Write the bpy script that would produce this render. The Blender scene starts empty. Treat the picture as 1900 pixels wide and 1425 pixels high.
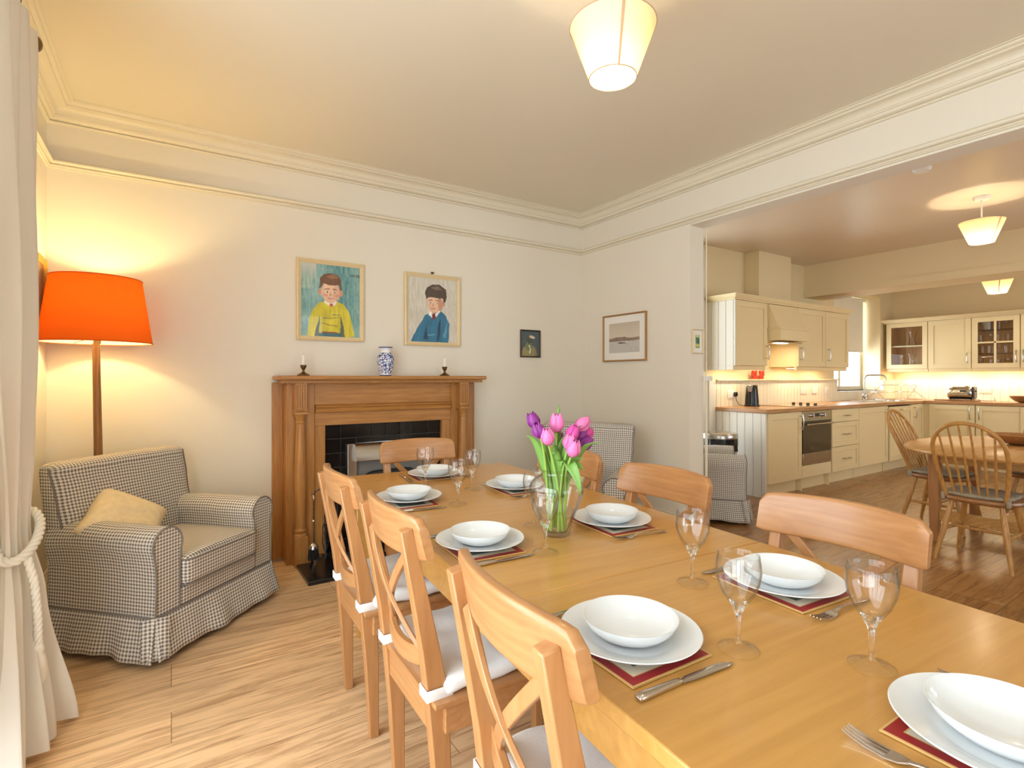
import bpy, bmesh, math, random
from mathutils import Vector, Matrix, noise
random.seed(7)
PI = math.pi
COL = bpy.context.scene.collection
SC = bpy.context.scene

# ------------------------------------------------------------------ camera
F_PX = 969.0
CAM_H = 1.226
YAW = math.atan(632 / F_PX)
cam_d = bpy.data.cameras.new('camera')
cam_d.sensor_width = 36.0
cam_d.lens = F_PX / 1900 * 36.0
cam_d.shift_y = -12.5 / 1900
cam_d.clip_start = 0.05
cam = bpy.data.objects.new('camera', cam_d)
COL.objects.link(cam)
cam.location = (0, 0, CAM_H)
cam.rotation_euler = (PI / 2, 0, -YAW)
SC.camera = cam

# ------------------------------------------------------------------ world, colour
SC.view_settings.view_transform = 'Standard'
SC.view_settings.look = 'None'
SC.view_settings.gamma = 1.0
SC.view_settings.use_curve_mapping = False
SC.view_settings.exposure = -0.22
try: SC.cycles.transparent_max_bounces = 32
except Exception: pass
w = bpy.data.worlds.new('world'); SC.world = w
w.use_nodes = True
bgn = w.node_tree.nodes['Background']
bgn.inputs[0].default_value = (0.86, 0.93, 1.0, 1)
bgn.inputs[1].default_value = 3.0


def area(name, loc, rot, sx, sy, power, col):
    d = bpy.data.lights.new(name, 'AREA'); d.shape = 'RECTANGLE'
    d.size = sx; d.size_y = sy; d.energy = power; d.color = col
    o = bpy.data.objects.new(name, d); COL.objects.link(o)
    o.location = loc; o.rotation_euler = rot
    return o


def bulb_light(name, loc, power, col, radius=0.03, parent=None):
    d = bpy.data.lights.new(name, 'POINT'); d.energy = power; d.color = col
    d.shadow_soft_size = radius
    o = bpy.data.objects.new(name, d); COL.objects.link(o); o.location = loc
    if parent: o.parent = parent
    return o

DAY = (0.88, 0.95, 1.0)
WARM = (1.0, 0.83, 0.58)
# daylight coming in through the window openings (just outside each pane)
area('daylight_dining_left', (-0.80, 0.55, 1.30), (0, PI / 2, 0) if False else (0, -PI / 2, 0), 2.2, 2.7, 98, DAY)
area('daylight_dining_rear', (1.3, -2.55, 1.45), (PI / 2, 0, 0), 2.2, 1.9, 22, DAY)
area('daylight_kitchen_sink', (8.36, 4.12, 1.75), (-PI / 2, 0, 0), 1.5, 1.4, 60, DAY)
area('daylight_kitchen_door', (4.30, 3.95, 1.3), (-PI / 2, 0, 0), 0.8, 2.3, 22, DAY)
area('added_daylight_kitchen_rear', (6.6, -2.05, 1.5), (PI / 2, 0, 0), 3.0, 1.8, 50, DAY)  # added daylight from an assumed, unseen window, to brighten the kitchen

# ------------------------------------------------------------------ materials
def lin(v):
    v /= 255.0
    return v / 12.92 if v <= 0.04045 else ((v + 0.055) / 1.055) ** 2.4


def rgb(r, g, b): return (lin(r), lin(g), lin(b), 1.0)


def new_mat(name):
    m = bpy.data.materials.new(name); m.use_nodes = True
    nt = m.node_tree
    return m, nt, nt.nodes['Principled BSDF']


def N(nt, t, **kw):
    n = nt.nodes.new(t)
    for k, v in kw.items(): setattr(n, k, v)
    return n


def plain(name, col, rough=0.5, metal=0.0, var=0.04, scale=8.0, bump=0.0, bscale=60.0, coat=0.0):
    m, nt, b = new_mat(name)
    b.inputs['Roughness'].default_value = rough
    b.inputs['Metallic'].default_value = metal
    if coat: b.inputs['Coat Weight'].default_value = coat; b.inputs['Coat Roughness'].default_value = 0.1
    tc = N(nt, 'ShaderNodeTexCoord')
    nz = N(nt, 'ShaderNodeTexNoise'); nz.inputs['Scale'].default_value = scale
    nz.inputs['Detail'].default_value = 4
    mx = N(nt, 'ShaderNodeMix', data_type='RGBA')
    mx.inputs[6].default_value = tuple(max(0, c * (1 - var)) for c in col[:3]) + (1,)
    mx.inputs[7].default_value = tuple(min(1, c * (1 + var)) for c in col[:3]) + (1,)
    nt.links.new(tc.outputs['Object'], nz.inputs['Vector'])
    nt.links.new(nz.outputs[0], mx.inputs[0])
    nt.links.new(mx.outputs[2], b.inputs['Base Color'])
    if bump:
        n2 = N(nt, 'ShaderNodeTexNoise'); n2.inputs['Scale'].default_value = bscale
        bp = N(nt, 'ShaderNodeBump'); bp.inputs['Strength'].default_value = bump
        bp.inputs['Distance'].default_value = 0.002
        nt.links.new(tc.outputs['Object'], n2.inputs['Vector'])
        nt.links.new(n2.outputs[0], bp.inputs['Height'])
        nt.links.new(bp.outputs[0], b.inputs['Normal'])
    return m


def wood(name, c1, c2, axis='X', scale=6.0, rough=0.35, stretch=14.0, rings=0.5, coat=0.0, knots=0.0):
    """grain runs along `axis` of the object's own coordinates"""
    m, nt, b = new_mat(name)
    b.inputs['Roughness'].default_value = rough
    if coat: b.inputs['Coat Weight'].default_value = coat; b.inputs['Coat Roughness'].default_value = 0.15
    tc = N(nt, 'ShaderNodeTexCoord'); mp = N(nt, 'ShaderNodeMapping')
    s = [scale * stretch / 4] * 3
    s['XYZ'.index(axis)] = scale / 4
    mp.inputs['Scale'].default_value = s
    nt.links.new(tc.outputs['Object'], mp.inputs['Vector'])
    nz = N(nt, 'ShaderNodeTexNoise'); nz.inputs['Scale'].default_value = 1.6
    nz.inputs['Detail'].default_value = 8; nz.inputs['Roughness'].default_value = 0.62
    nz.inputs['Distortion'].default_value = 0.6
    nt.links.new(mp.outputs[0], nz.inputs['Vector'])
    wv = N(nt, 'ShaderNodeTexWave', wave_type='RINGS', rings_direction=axis)
    mp2 = N(nt, 'ShaderNodeMapping')
    s2 = [scale * 2.2] * 3; s2['XYZ'.index(axis)] = scale * 0.25
    mp2.inputs['Scale'].default_value = s2
    mp2.inputs['Location'].default_value = (0.37, 0.53, 0.41)
    wv.inputs['Scale'].default_value = 1.0; wv.inputs['Distortion'].default_value = 5.0
    wv.inputs['Detail'].default_value = 3; wv.inputs['Detail Scale'].default_value = 1.2
    nt.links.new(tc.outputs['Object'], mp2.inputs['Vector'])
    nt.links.new(mp2.outputs[0], wv.inputs['Vector'])
    mth = N(nt, 'ShaderNodeMix', data_type='FLOAT'); mth.inputs[0].default_value = rings
    nt.links.new(nz.outputs[0], mth.inputs[2]); nt.links.new(wv.outputs['Fac'], mth.inputs[3])
    cr = N(nt, 'ShaderNodeValToRGB')
    cr.color_ramp.elements[0].position = 0.25; cr.color_ramp.elements[0].color = c2
    cr.color_ramp.elements[1].position = 0.75; cr.color_ramp.elements[1].color = c1
    nt.links.new(mth.outputs[0], cr.inputs[0])
    nt.links.new(cr.outputs[0], b.inputs['Base Color'])
    return m


def planks(name, c1, c2, pw, pl, rough, seam):
    m, nt, b = new_mat(name)
    tc = N(nt, 'ShaderNodeTexCoord')
    br = N(nt, 'ShaderNodeTexBrick'); br.offset = 0.37; br.squash = 1.0
    br.inputs['Scale'].default_value = 1.0
    br.inputs['Brick Width'].default_value = pl; br.inputs['Row Height'].default_value = pw
    br.inputs['Mortar Size'].default_value = 0.0012
    br.inputs['Color1'].default_value = (0, 0, 0, 1); br.inputs['Color2'].default_value = (1, 1, 1, 1)
    br.inputs['Mortar'].default_value = (0.5, 0.5, 0.5, 1)
    nt.links.new(tc.outputs['Object'], br.inputs['Vector'])
    # per plank offset of the grain
    sep = N(nt, 'ShaderNodeSeparateColor'); nt.links.new(br.outputs['Color'], sep.inputs[0])
    cmb = N(nt, 'ShaderNodeCombineXYZ'); nt.links.new(sep.outputs[0], cmb.inputs[2])
    sc = N(nt, 'ShaderNodeVectorMath', operation='SCALE'); sc.inputs['Scale'].default_value = 7.0
    nt.links.new(cmb.outputs[0], sc.inputs[0])
    mp = N(nt, 'ShaderNodeMapping'); mp.inputs['Scale'].default_value = (1.5, 17.0, 1)
    nt.links.new(tc.outputs['Object'], mp.inputs['Vector'])
    ad = N(nt, 'ShaderNodeVectorMath', operation='ADD')
    nt.links.new(mp.outputs[0], ad.inputs[0]); nt.links.new(sc.outputs[0], ad.inputs[1])
    nz = N(nt, 'ShaderNodeTexNoise'); nz.inputs['Scale'].default_value = 1.9
    nz.inputs['Detail'].default_value = 9; nz.inputs['Roughness'].default_value = 0.66
    nz.inputs['Distortion'].default_value = 0.9
    nt.links.new(ad.outputs[0], nz.inputs['Vector'])
    cr = N(nt, 'ShaderNodeValToRGB')
    cr.color_ramp.elements[0].position = 0.26; cr.color_ramp.elements[0].color = c2
    cr.color_ramp.elements[1].position = 0.56; cr.color_ramp.elements[1].color = c1
    nt.links.new(nz.outputs[0], cr.inputs[0])
    # plank to plank tone
    hv = N(nt, 'ShaderNodeHueSaturation')
    ma = N(nt, 'ShaderNodeMath', operation='MULTIPLY_ADD'); ma.inputs[1].default_value = 0.16; ma.inputs[2].default_value = 0.92
    nt.links.new(sep.outputs[0], ma.inputs[0]); nt.links.new(ma.outputs[0], hv.inputs['Value'])
    nt.links.new(cr.outputs[0], hv.inputs['Color'])
    mx = N(nt, 'ShaderNodeMix', data_type='RGBA')
    mx.inputs[7].default_value = seam
    nt.links.new(br.outputs['Fac'], mx.inputs[0]); nt.links.new(hv.outputs[0], mx.inputs[6])
    nt.links.new(mx.outputs[2], b.inputs['Base Color'])
    b.inputs['Roughness'].default_value = rough
    return m


def gingham(name, light, dark, period):
    m, nt, b = new_mat(name)
    b.inputs['Roughness'].default_value = 0.9
    uv = N(nt, 'ShaderNodeUVMap'); uv.uv_map = 'UVMap'
    sp = N(nt, 'ShaderNodeSeparateXYZ'); nt.links.new(uv.outputs[0], sp.inputs[0])
    outs = []
    for i in (0, 1):
        q = N(nt, 'ShaderNodeMath', operation='MULTIPLY'); q.inputs[1].default_value = 1.0 / period
        nt.links.new(sp.outputs[i], q.inputs[0])
        fr = N(nt, 'ShaderNodeMath', operation='FRACT'); nt.links.new(q.outputs[0], fr.inputs[0])
        gt = N(nt, 'ShaderNodeMath', operation='GREATER_THAN'); gt.inputs[1].default_value = 0.5
        nt.links.new(fr.outputs[0], gt.inputs[0]); outs.append(gt)
    ad = N(nt, 'ShaderNodeMath', operation='ADD')
    nt.links.new(outs[0].outputs[0], ad.inputs[0]); nt.links.new(outs[1].outputs[0], ad.inputs[1])
    hf = N(nt, 'ShaderNodeMath', operation='MULTIPLY'); hf.inputs[1].default_value = 0.5
    nt.links.new(ad.outputs[0], hf.inputs[0])
    cr = N(nt, 'ShaderNodeValToRGB')
    cr.color_ramp.elements[0].color = light; cr.color_ramp.elements[1].color = dark
    e = cr.color_ramp.elements.new(0.5)
    e.color = tuple((a * 0.55 + c * 0.45) for a, c in zip(light, dark))
    nt.links.new(hf.outputs[0], cr.inputs[0]); nt.links.new(cr.outputs[0], b.inputs['Base Color'])
    return m


def thin_glass(name):
    m, nt, b = new_mat(name)
    out = nt.nodes['Material Output']; nt.nodes.remove(b)
    lw = N(nt, 'ShaderNodeLayerWeight'); lw.inputs[0].default_value = 0.5
    pw = N(nt, 'ShaderNodeMath', operation='POWER'); pw.inputs[1].default_value = 4.0
    nt.links.new(lw.outputs['Facing'], pw.inputs[0])
    cm = N(nt, 'ShaderNodeMix', data_type='RGBA'); cm.inputs[6].default_value = (0.995, 0.997, 0.995, 1); cm.inputs[7].default_value = (0.50, 0.52, 0.50, 1)
    nt.links.new(pw.outputs[0], cm.inputs[0])
    tr = N(nt, 'ShaderNodeBsdfTransparent'); nt.links.new(cm.outputs[2], tr.inputs[0])
    gl = N(nt, 'ShaderNodeBsdfGlossy'); gl.inputs['Roughness'].default_value = 0.0
    fr = N(nt, 'ShaderNodeMath', operation='MULTIPLY_ADD'); fr.inputs[1].default_value = 0.7; fr.inputs[2].default_value = 0.045
    nt.links.new(pw.outputs[0], fr.inputs[0])
    mx = N(nt, 'ShaderNodeMixShader')
    nt.links.new(fr.outputs[0], mx.inputs[0]); nt.links.new(tr.outputs[0], mx.inputs[1])
    nt.links.new(gl.outputs[0], mx.inputs[2]); nt.links.new(mx.outputs[0], out.inputs[0])
    return m


def glass(name, tint=(1, 1, 1, 1), ior=1.46, rough=0.0):
    m, nt, b = new_mat(name)
    b.inputs['Base Color'].default_value = tint
    b.inputs['Roughness'].default_value = rough
    b.inputs['Transmission Weight'].default_value = 1.0
    b.inputs['IOR'].default_value = ior
    return m


def pane(name, tint=(0.97, 0.99, 1, 1)):
    m, nt, b = new_mat(name)
    out = nt.nodes['Material Output']
    nt.nodes.remove(b)
    tr = N(nt, 'ShaderNodeBsdfTransparent'); tr.inputs[0].default_value = tint
    gl = N(nt, 'ShaderNodeBsdfGlossy'); gl.inputs['Roughness'].default_value = 0.02
    lw = N(nt, 'ShaderNodeLayerWeight'); lw.inputs[0].default_value = 0.3
    pw = N(nt, 'ShaderNodeMath', operation='POWER'); pw.inputs[1].default_value = 3.0
    nt.links.new(lw.outputs['Facing'], pw.inputs[0])
    fr = N(nt, 'ShaderNodeMath', operation='MULTIPLY_ADD'); fr.inputs[1].default_value = 0.4; fr.inputs[2].default_value = 0.04
    nt.links.new(pw.outputs[0], fr.inputs[0])
    mx = N(nt, 'ShaderNodeMixShader')
    nt.links.new(fr.outputs[0], mx.inputs[0]); nt.links.new(tr.outputs[0], mx.inputs[1])
    nt.links.new(gl.outputs[0], mx.inputs[2]); nt.links.new(mx.outputs[0], out.inputs[0])
    return m


def shade_mat(name, col, trans, frac=0.55):
    m, nt, b = new_mat(name)
    out = nt.nodes['Material Output']; nt.nodes.remove(b)
    df = N(nt, 'ShaderNodeBsdfDiffuse'); df.inputs[0].default_value = col
    tl = N(nt, 'ShaderNodeBsdfTranslucent'); tl.inputs[0].default_value = trans
    mx = N(nt, 'ShaderNodeMixShader'); mx.inputs[0].default_value = frac
    nt.links.new(df.outputs[0], mx.inputs[1]); nt.links.new(tl.outputs[0], mx.inputs[2])
    nt.links.new(mx.outputs[0], out.inputs[0])
    return m


def emit(name, col, s):
    m, nt, b = new_mat(name)
    b.inputs['Base Color'].default_value = col
    b.inputs['Emission Color'].default_value = col
    b.inputs['Emission Strength'].default_value = s
    return m


def art_mat(name):
    m, nt, b = new_mat(name)
    a = N(nt, 'ShaderNodeVertexColor'); a.layer_name = 'paint'
    nt.links.new(a.outputs[0], b.inputs['Base Color'])
    b.inputs['Roughness'].default_value = 0.65
    b.inputs['Coat Weight'].default_value = 0.6; b.inputs['Coat Roughness'].default_value = 0.03
    return m


M = {}
M['wall'] = plain('wall_paint', rgb(232, 223, 206), 0.6, var=0.012, scale=3)
M['ceiling'] = plain('ceiling_paint', rgb(228, 217, 196), 0.55, var=0.012, scale=2)
M['kceiling'] = plain('kitchen_ceiling_paint', rgb(226, 207, 182), 0.30, var=0.015, scale=1.5)
M['kwall'] = plain('kitchen_wall_paint', rgb(238, 218, 174), 0.6, var=0.012, scale=3)
M['trimw'] = plain('trim_gloss_cream', rgb(230, 219, 196), 0.4, var=0.01)
M['floor'] = planks('dining_floor_planks', rgb(232, 194, 148), rgb(160, 114, 74), 0.19, 1.25, 0.42, rgb(120, 86, 54))
M['kfloor'] = planks('kitchen_floor_planks', rgb(170, 122, 72), rgb(114, 76, 42), 0.30, 0.62, 0.24, rgb(58, 36, 20))
for ax in 'XYZ':
    M['pine' + ax] = wood('pine_stained_' + ax.lower(), rgb(192, 140, 90), rgb(166, 113, 67), ax, 8, 0.30, 9, 0.10, coat=0.15)
    M['oak' + ax] = wood('oak_mantel_' + ax.lower(), rgb(196, 140, 76), rgb(154, 100, 46), ax, 12, 0.38, 16, 0.12)
M['table'] = wood('table_oak_veneer', rgb(202, 152, 82), rgb(182, 132, 64), 'X', 5, 0.28, 22, 0.10, coat=0.2)
M['windsor'] = wood('elm_beech_light', rgb(206, 154, 84), rgb(176, 122, 60), 'Z', 7, 0.3, 12, 0.2)
M['ktable'] = wood('kitchen_table_pine', rgb(222, 172, 104), rgb(196, 142, 78), 'X', 5, 0.25, 14, 0.15)
M['worktop'] = wood('worktop_beech', rgb(206, 158, 108), rgb(172, 120, 76), 'X', 8, 0.25, 18, 0.2)
M['lampwood'] = wood('lamp_pole_wood', rgb(164, 116, 62), rgb(112, 74, 38), 'Z', 9, 0.45, 14, 0.2)
M['cab'] = plain('cabinet_cream_paint', rgb(244, 224, 176), 0.42, var=0.01)
M['cabw'] = plain('panelling_white_paint', rgb(242, 236, 222), 0.45, var=0.01)
M['steel'] = plain('brushed_steel', rgb(190, 186, 180), 0.25, 1.0, var=0.05, scale=30)
M['chrome'] = plain('chrome', rgb(215, 213, 208), 0.08, 1.0, var=0.01)
M['cutlery'] = plain('cutlery_steel', rgb(205, 198, 190), 0.13, 1.0, var=0.02)
M['iron'] = plain('wrought_iron', rgb(62, 60, 62), 0.35, 0.7, var=0.15, scale=40)
M['brass'] = plain('antique_brass', rgb(128, 102, 66), 0.35, 1.0, var=0.12, scale=40)
M['black'] = plain('black_gloss', rgb(22, 21, 22), 0.2, var=0.1)
M['blackm'] = plain('black_matt', rgb(34, 33, 34), 0.55, var=0.1)
M['tile'] = plain('black_tile_glaze', rgb(17, 16, 18), 0.14, var=0.2, scale=14, bump=0.25, bscale=18)
M['grout'] = plain('grey_grout', rgb(128, 124, 118), 0.8)
M['slate'] = plain('black_slate_hearth', rgb(30, 29, 30), 0.22, var=0.3, scale=30, bump=0.2, bscale=25)
M['porcelain'] = plain('white_porcelain', rgb(226, 228, 228), 0.1, var=0.005)
M['cloth'] = plain('white_cotton', rgb(238, 236, 232), 0.9, var=0.02, bump=0.3, bscale=300)
M['curtain'] = shade_mat('cream_linen', rgb(246, 240, 230), rgb(244, 236, 222), 0.30)
M['rope'] = plain('white_rope', rgb(244, 238, 226), 0.9, var=0.03)
M['ging'] = gingham('grey_gingham_cloth', rgb(232, 224, 210), rgb(108, 98, 94), 0.0150)
M['piping'] = plain('grey_piping', rgb(128, 120, 114), 0.85)
M['damask'] = plain('cream_damask', rgb(232, 212, 172), 0.8, var=0.16, scale=34)
M['glass'] = thin_glass('clear_glass')
M['stemglass'] = glass('solid_glass')
M['water'] = thin_glass('water')
M['pane'] = pane('window_glass')
M['green1'] = plain('tulip_leaf_green', rgb(120, 164, 74), 0.45, var=0.18, scale=25)
M['green2'] = plain('tulip_stem_green', rgb(150, 186, 82), 0.4, var=0.12, scale=30)
M['purple'] = plain('purple_petal', rgb(134, 44, 130), 0.5, var=0.35, scale=45)
M['pink'] = plain('pink_petal', rgb(230, 122, 178), 0.5, var=0.25, scale=45)
M['magenta'] = plain('magenta_petal', rgb(206, 70, 150), 0.5, var=0.3, scale=45)
M['red'] = plain('mat_red', rgb(150, 28, 34), 0.3, var=0.08)
M['gold'] = plain('mat_gold_edge', rgb(206, 168, 104), 0.4, var=0.05)
M['matcream'] = plain('mat_cream', rgb(214, 204, 180), 0.35, var=0.04)
M['matpic'] = plain('mat_picture_print', rgb(92, 96, 82), 0.35, var=0.7, scale=60)
M['framec'] = plain('cream_gilt_frame', rgb(226, 202, 156), 0.45, var=0.06, scale=30)
M['framed'] = plain('dark_wood_frame', rgb(70, 52, 38), 0.4, var=0.1)
M['frameg'] = plain('gold_frame', rgb(168, 120, 62), 0.4, var=0.1, scale=30)
M['frameold'] = plain('old_gilt_frame', rgb(176, 128, 50), 0.35, 0.5, var=0.25, scale=40)
M['mount'] = plain('white_mount_card', rgb(240, 234, 224), 0.7, var=0.01)
M['art'] = art_mat('painted_picture')
M['wax'] = plain('white_wax', rgb(240, 236, 226), 0.45, var=0.01)
M['plastic'] = plain('white_plastic', rgb(238, 234, 224), 0.35, var=0.01)
M['bulb'] = emit('bulb_glow', (1.0, 0.85, 0.6, 1), 25)
M['bulbo'] = emit('floor_lamp_bulb_glow', (1.0, 0.75, 0.35, 1), 25)
M['strip'] = emit('strip_light_glow', (1.0, 0.85, 0.6, 1), 10)
M['shadec'] = shade_mat('cream_linen_shade', rgb(240, 226, 190), rgb(240, 210, 140), 0.22)
M['shadel'] = shade_mat('shade_lining', rgb(244, 238, 220), rgb(240, 226, 190), 0.45)
M['shadeo'] = shade_mat('orange_linen_shade', rgb(222, 104, 36), rgb(222, 108, 22), 0.18)
M['seam'] = shade_mat('shade_seam_tape', rgb(206, 168, 136), rgb(196, 150, 110), 0.10)
M['terra'] = plain('red_ceramic', rgb(206, 62, 34), 0.4, var=0.3, scale=60)
M['carcase'] = wood('cabinet_inside_oak', rgb(222, 168, 104), rgb(200, 144, 84), 'Z', 6, 0.4, 14, 0.2)
M['greyseat'] = plain('grey_patterned_cushion', rgb(160, 148, 126), 0.9, var=0.5, scale=28)
M['bowlw'] = wood('turned_bowl_wood', rgb(180, 126, 76), rgb(142, 96, 54), 'X', 8, 0.3, 8, 0.2)
M['binbag'] = plain('black_bin_liner', rgb(26, 26, 30), 0.22, var=0.2, bump=1.0, bscale=22)
M['ovenglass'] = plain('oven_door_glass', rgb(74, 62, 46), 0.08, var=0.1)
M['blind'] = shade_mat('roller_blind_cloth', rgb(238, 230, 212), rgb(232, 226, 210), 0.10)


def beadboard(name, col, axis, period):
    m, nt, b = new_mat(name)
    tc = N(nt, 'ShaderNodeTexCoord'); sp = N(nt, 'ShaderNodeSeparateXYZ')
    nt.links.new(tc.outputs['Object'], sp.inputs[0])
    q = N(nt, 'ShaderNodeMath', operation='MULTIPLY'); q.inputs[1].default_value = 1 / period
    nt.links.new(sp.outputs['XYZ'.index(axis)], q.inputs[0])
    fr = N(nt, 'ShaderNodeMath', operation='FRACT'); nt.links.new(q.outputs[0], fr.inputs[0])
    pp = N(nt, 'ShaderNodeMath', operation='PINGPONG'); pp.inputs[1].default_value = 0.5
    nt.links.new(fr.outputs[0], pp.inputs[0])
    mr = N(nt, 'ShaderNodeMapRange'); mr.inputs[1].default_value = 0.0; mr.inputs[2].default_value = 0.07
    nt.links.new(pp.outputs[0], mr.inputs[0])
    bp = N(nt, 'ShaderNodeBump'); bp.inputs['Distance'].default_value = 0.006
    bp.inputs['Strength'].default_value = 1.0
    nt.links.new(mr.outputs[0], bp.inputs['Height']); nt.links.new(bp.outputs[0], b.inputs['Normal'])
    b.inputs['Base Color'].default_value = col; b.inputs['Roughness'].default_value = 0.45
    return m

M['bead'] = beadboard('beadboard_cream_x', rgb(240, 230, 206), 'X', 0.075)
M['beady'] = beadboard('beadboard_white_y', rgb(242, 236, 222), 'Y', 0.09)


def vase_mat():
    m, nt, b = new_mat('blue_white_china')
    tc = N(nt, 'ShaderNodeTexCoord'); sp = N(nt, 'ShaderNodeSeparateXYZ')
    nt.links.new(tc.outputs['Object'], sp.inputs[0])
    vo = N(nt, 'ShaderNodeTexVoronoi', feature='DISTANCE_TO_EDGE'); vo.inputs['Scale'].default_value = 55
    nt.links.new(tc.outputs['Object'], vo.inputs['Vector'])
    nz = N(nt, 'ShaderNodeTexNoise'); nz.inputs['Scale'].default_value = 75; nz.inputs['Detail'].default_value = 2
    nt.links.new(tc.outputs['Object'], nz.inputs['Vector'])
    lt = N(nt, 'ShaderNodeMath', operation='LESS_THAN'); lt.inputs[1].default_value = 0.09
    nt.links.new(vo.outputs['Distance'], lt.inputs[0])
    g2 = N(nt, 'ShaderNodeMath', operation='GREATER_THAN'); g2.inputs[1].default_value = 0.60
    nt.links.new(nz.outputs[0], g2.inputs[0])
    mxm = N(nt, 'ShaderNodeMath', operation='MAXIMUM')
    nt.links.new(lt.outputs[0], mxm.inputs[0]); nt.links.new(g2.outputs[0], mxm.inputs[1])
    # plain white neck and foot bands by height
    cr = N(nt, 'ShaderNodeValToRGB'); cr.color_ramp.interpolation = 'CONSTANT'
    H = 0.206
    els = [(0, 1), (0.03, 0), (0.07, 2), (0.70, 1), (0.725, 2), (0.80, 0), (0.965, 1)]
    cr.color_ramp.elements[0].position = 0; cr.color_ramp.elements[0].color = (1, 1, 1, 1)
    cr.color_ramp.elements[1].position = els[1][0]; cr.color_ramp.elements[1].color = (0, 0, 0, 1)
    for p, k in els[2:]:
        e = cr.color_ramp.elements.new(p); v = {0: 0.0, 1: 1.0, 2: 0.5}[k]; e.color = (v, v, v, 1)
    dv = N(nt, 'ShaderNodeMath', operation='DIVIDE'); dv.inputs[1].default_value = H
    nt.links.new(sp.outputs[2], dv.inputs[0]); nt.links.new(dv.outputs[0], cr.inputs[0])
    # v=.5 -> use pattern ; 1 -> blue ; 0 -> white
    sub = N(nt, 'ShaderNodeMath', operation='MULTIPLY_ADD'); sub.inputs[1].default_value = 0.5
    nt.links.new(mxm.outputs[0], sub.inputs[0]); nt.links.new(cr.outputs[0], sub.inputs[2])
    gt = N(nt, 'ShaderNodeMath', operation='GREATER_THAN'); gt.inputs[1].default_value = 0.75
    nt.links.new(sub.outputs[0], gt.inputs[0])
    mx = N(nt, 'ShaderNodeMix', data_type='RGBA')
    mx.inputs[6].default_value = rgb(236, 236, 238); mx.inputs[7].default_value = rgb(44, 66, 140)
    nt.links.new(gt.outputs[0], mx.inputs[0]); nt.links.new(mx.outputs[2], b.inputs['Base Color'])
    b.inputs['Roughness'].default_value = 0.12
    return m

M['china'] = vase_mat()


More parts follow.
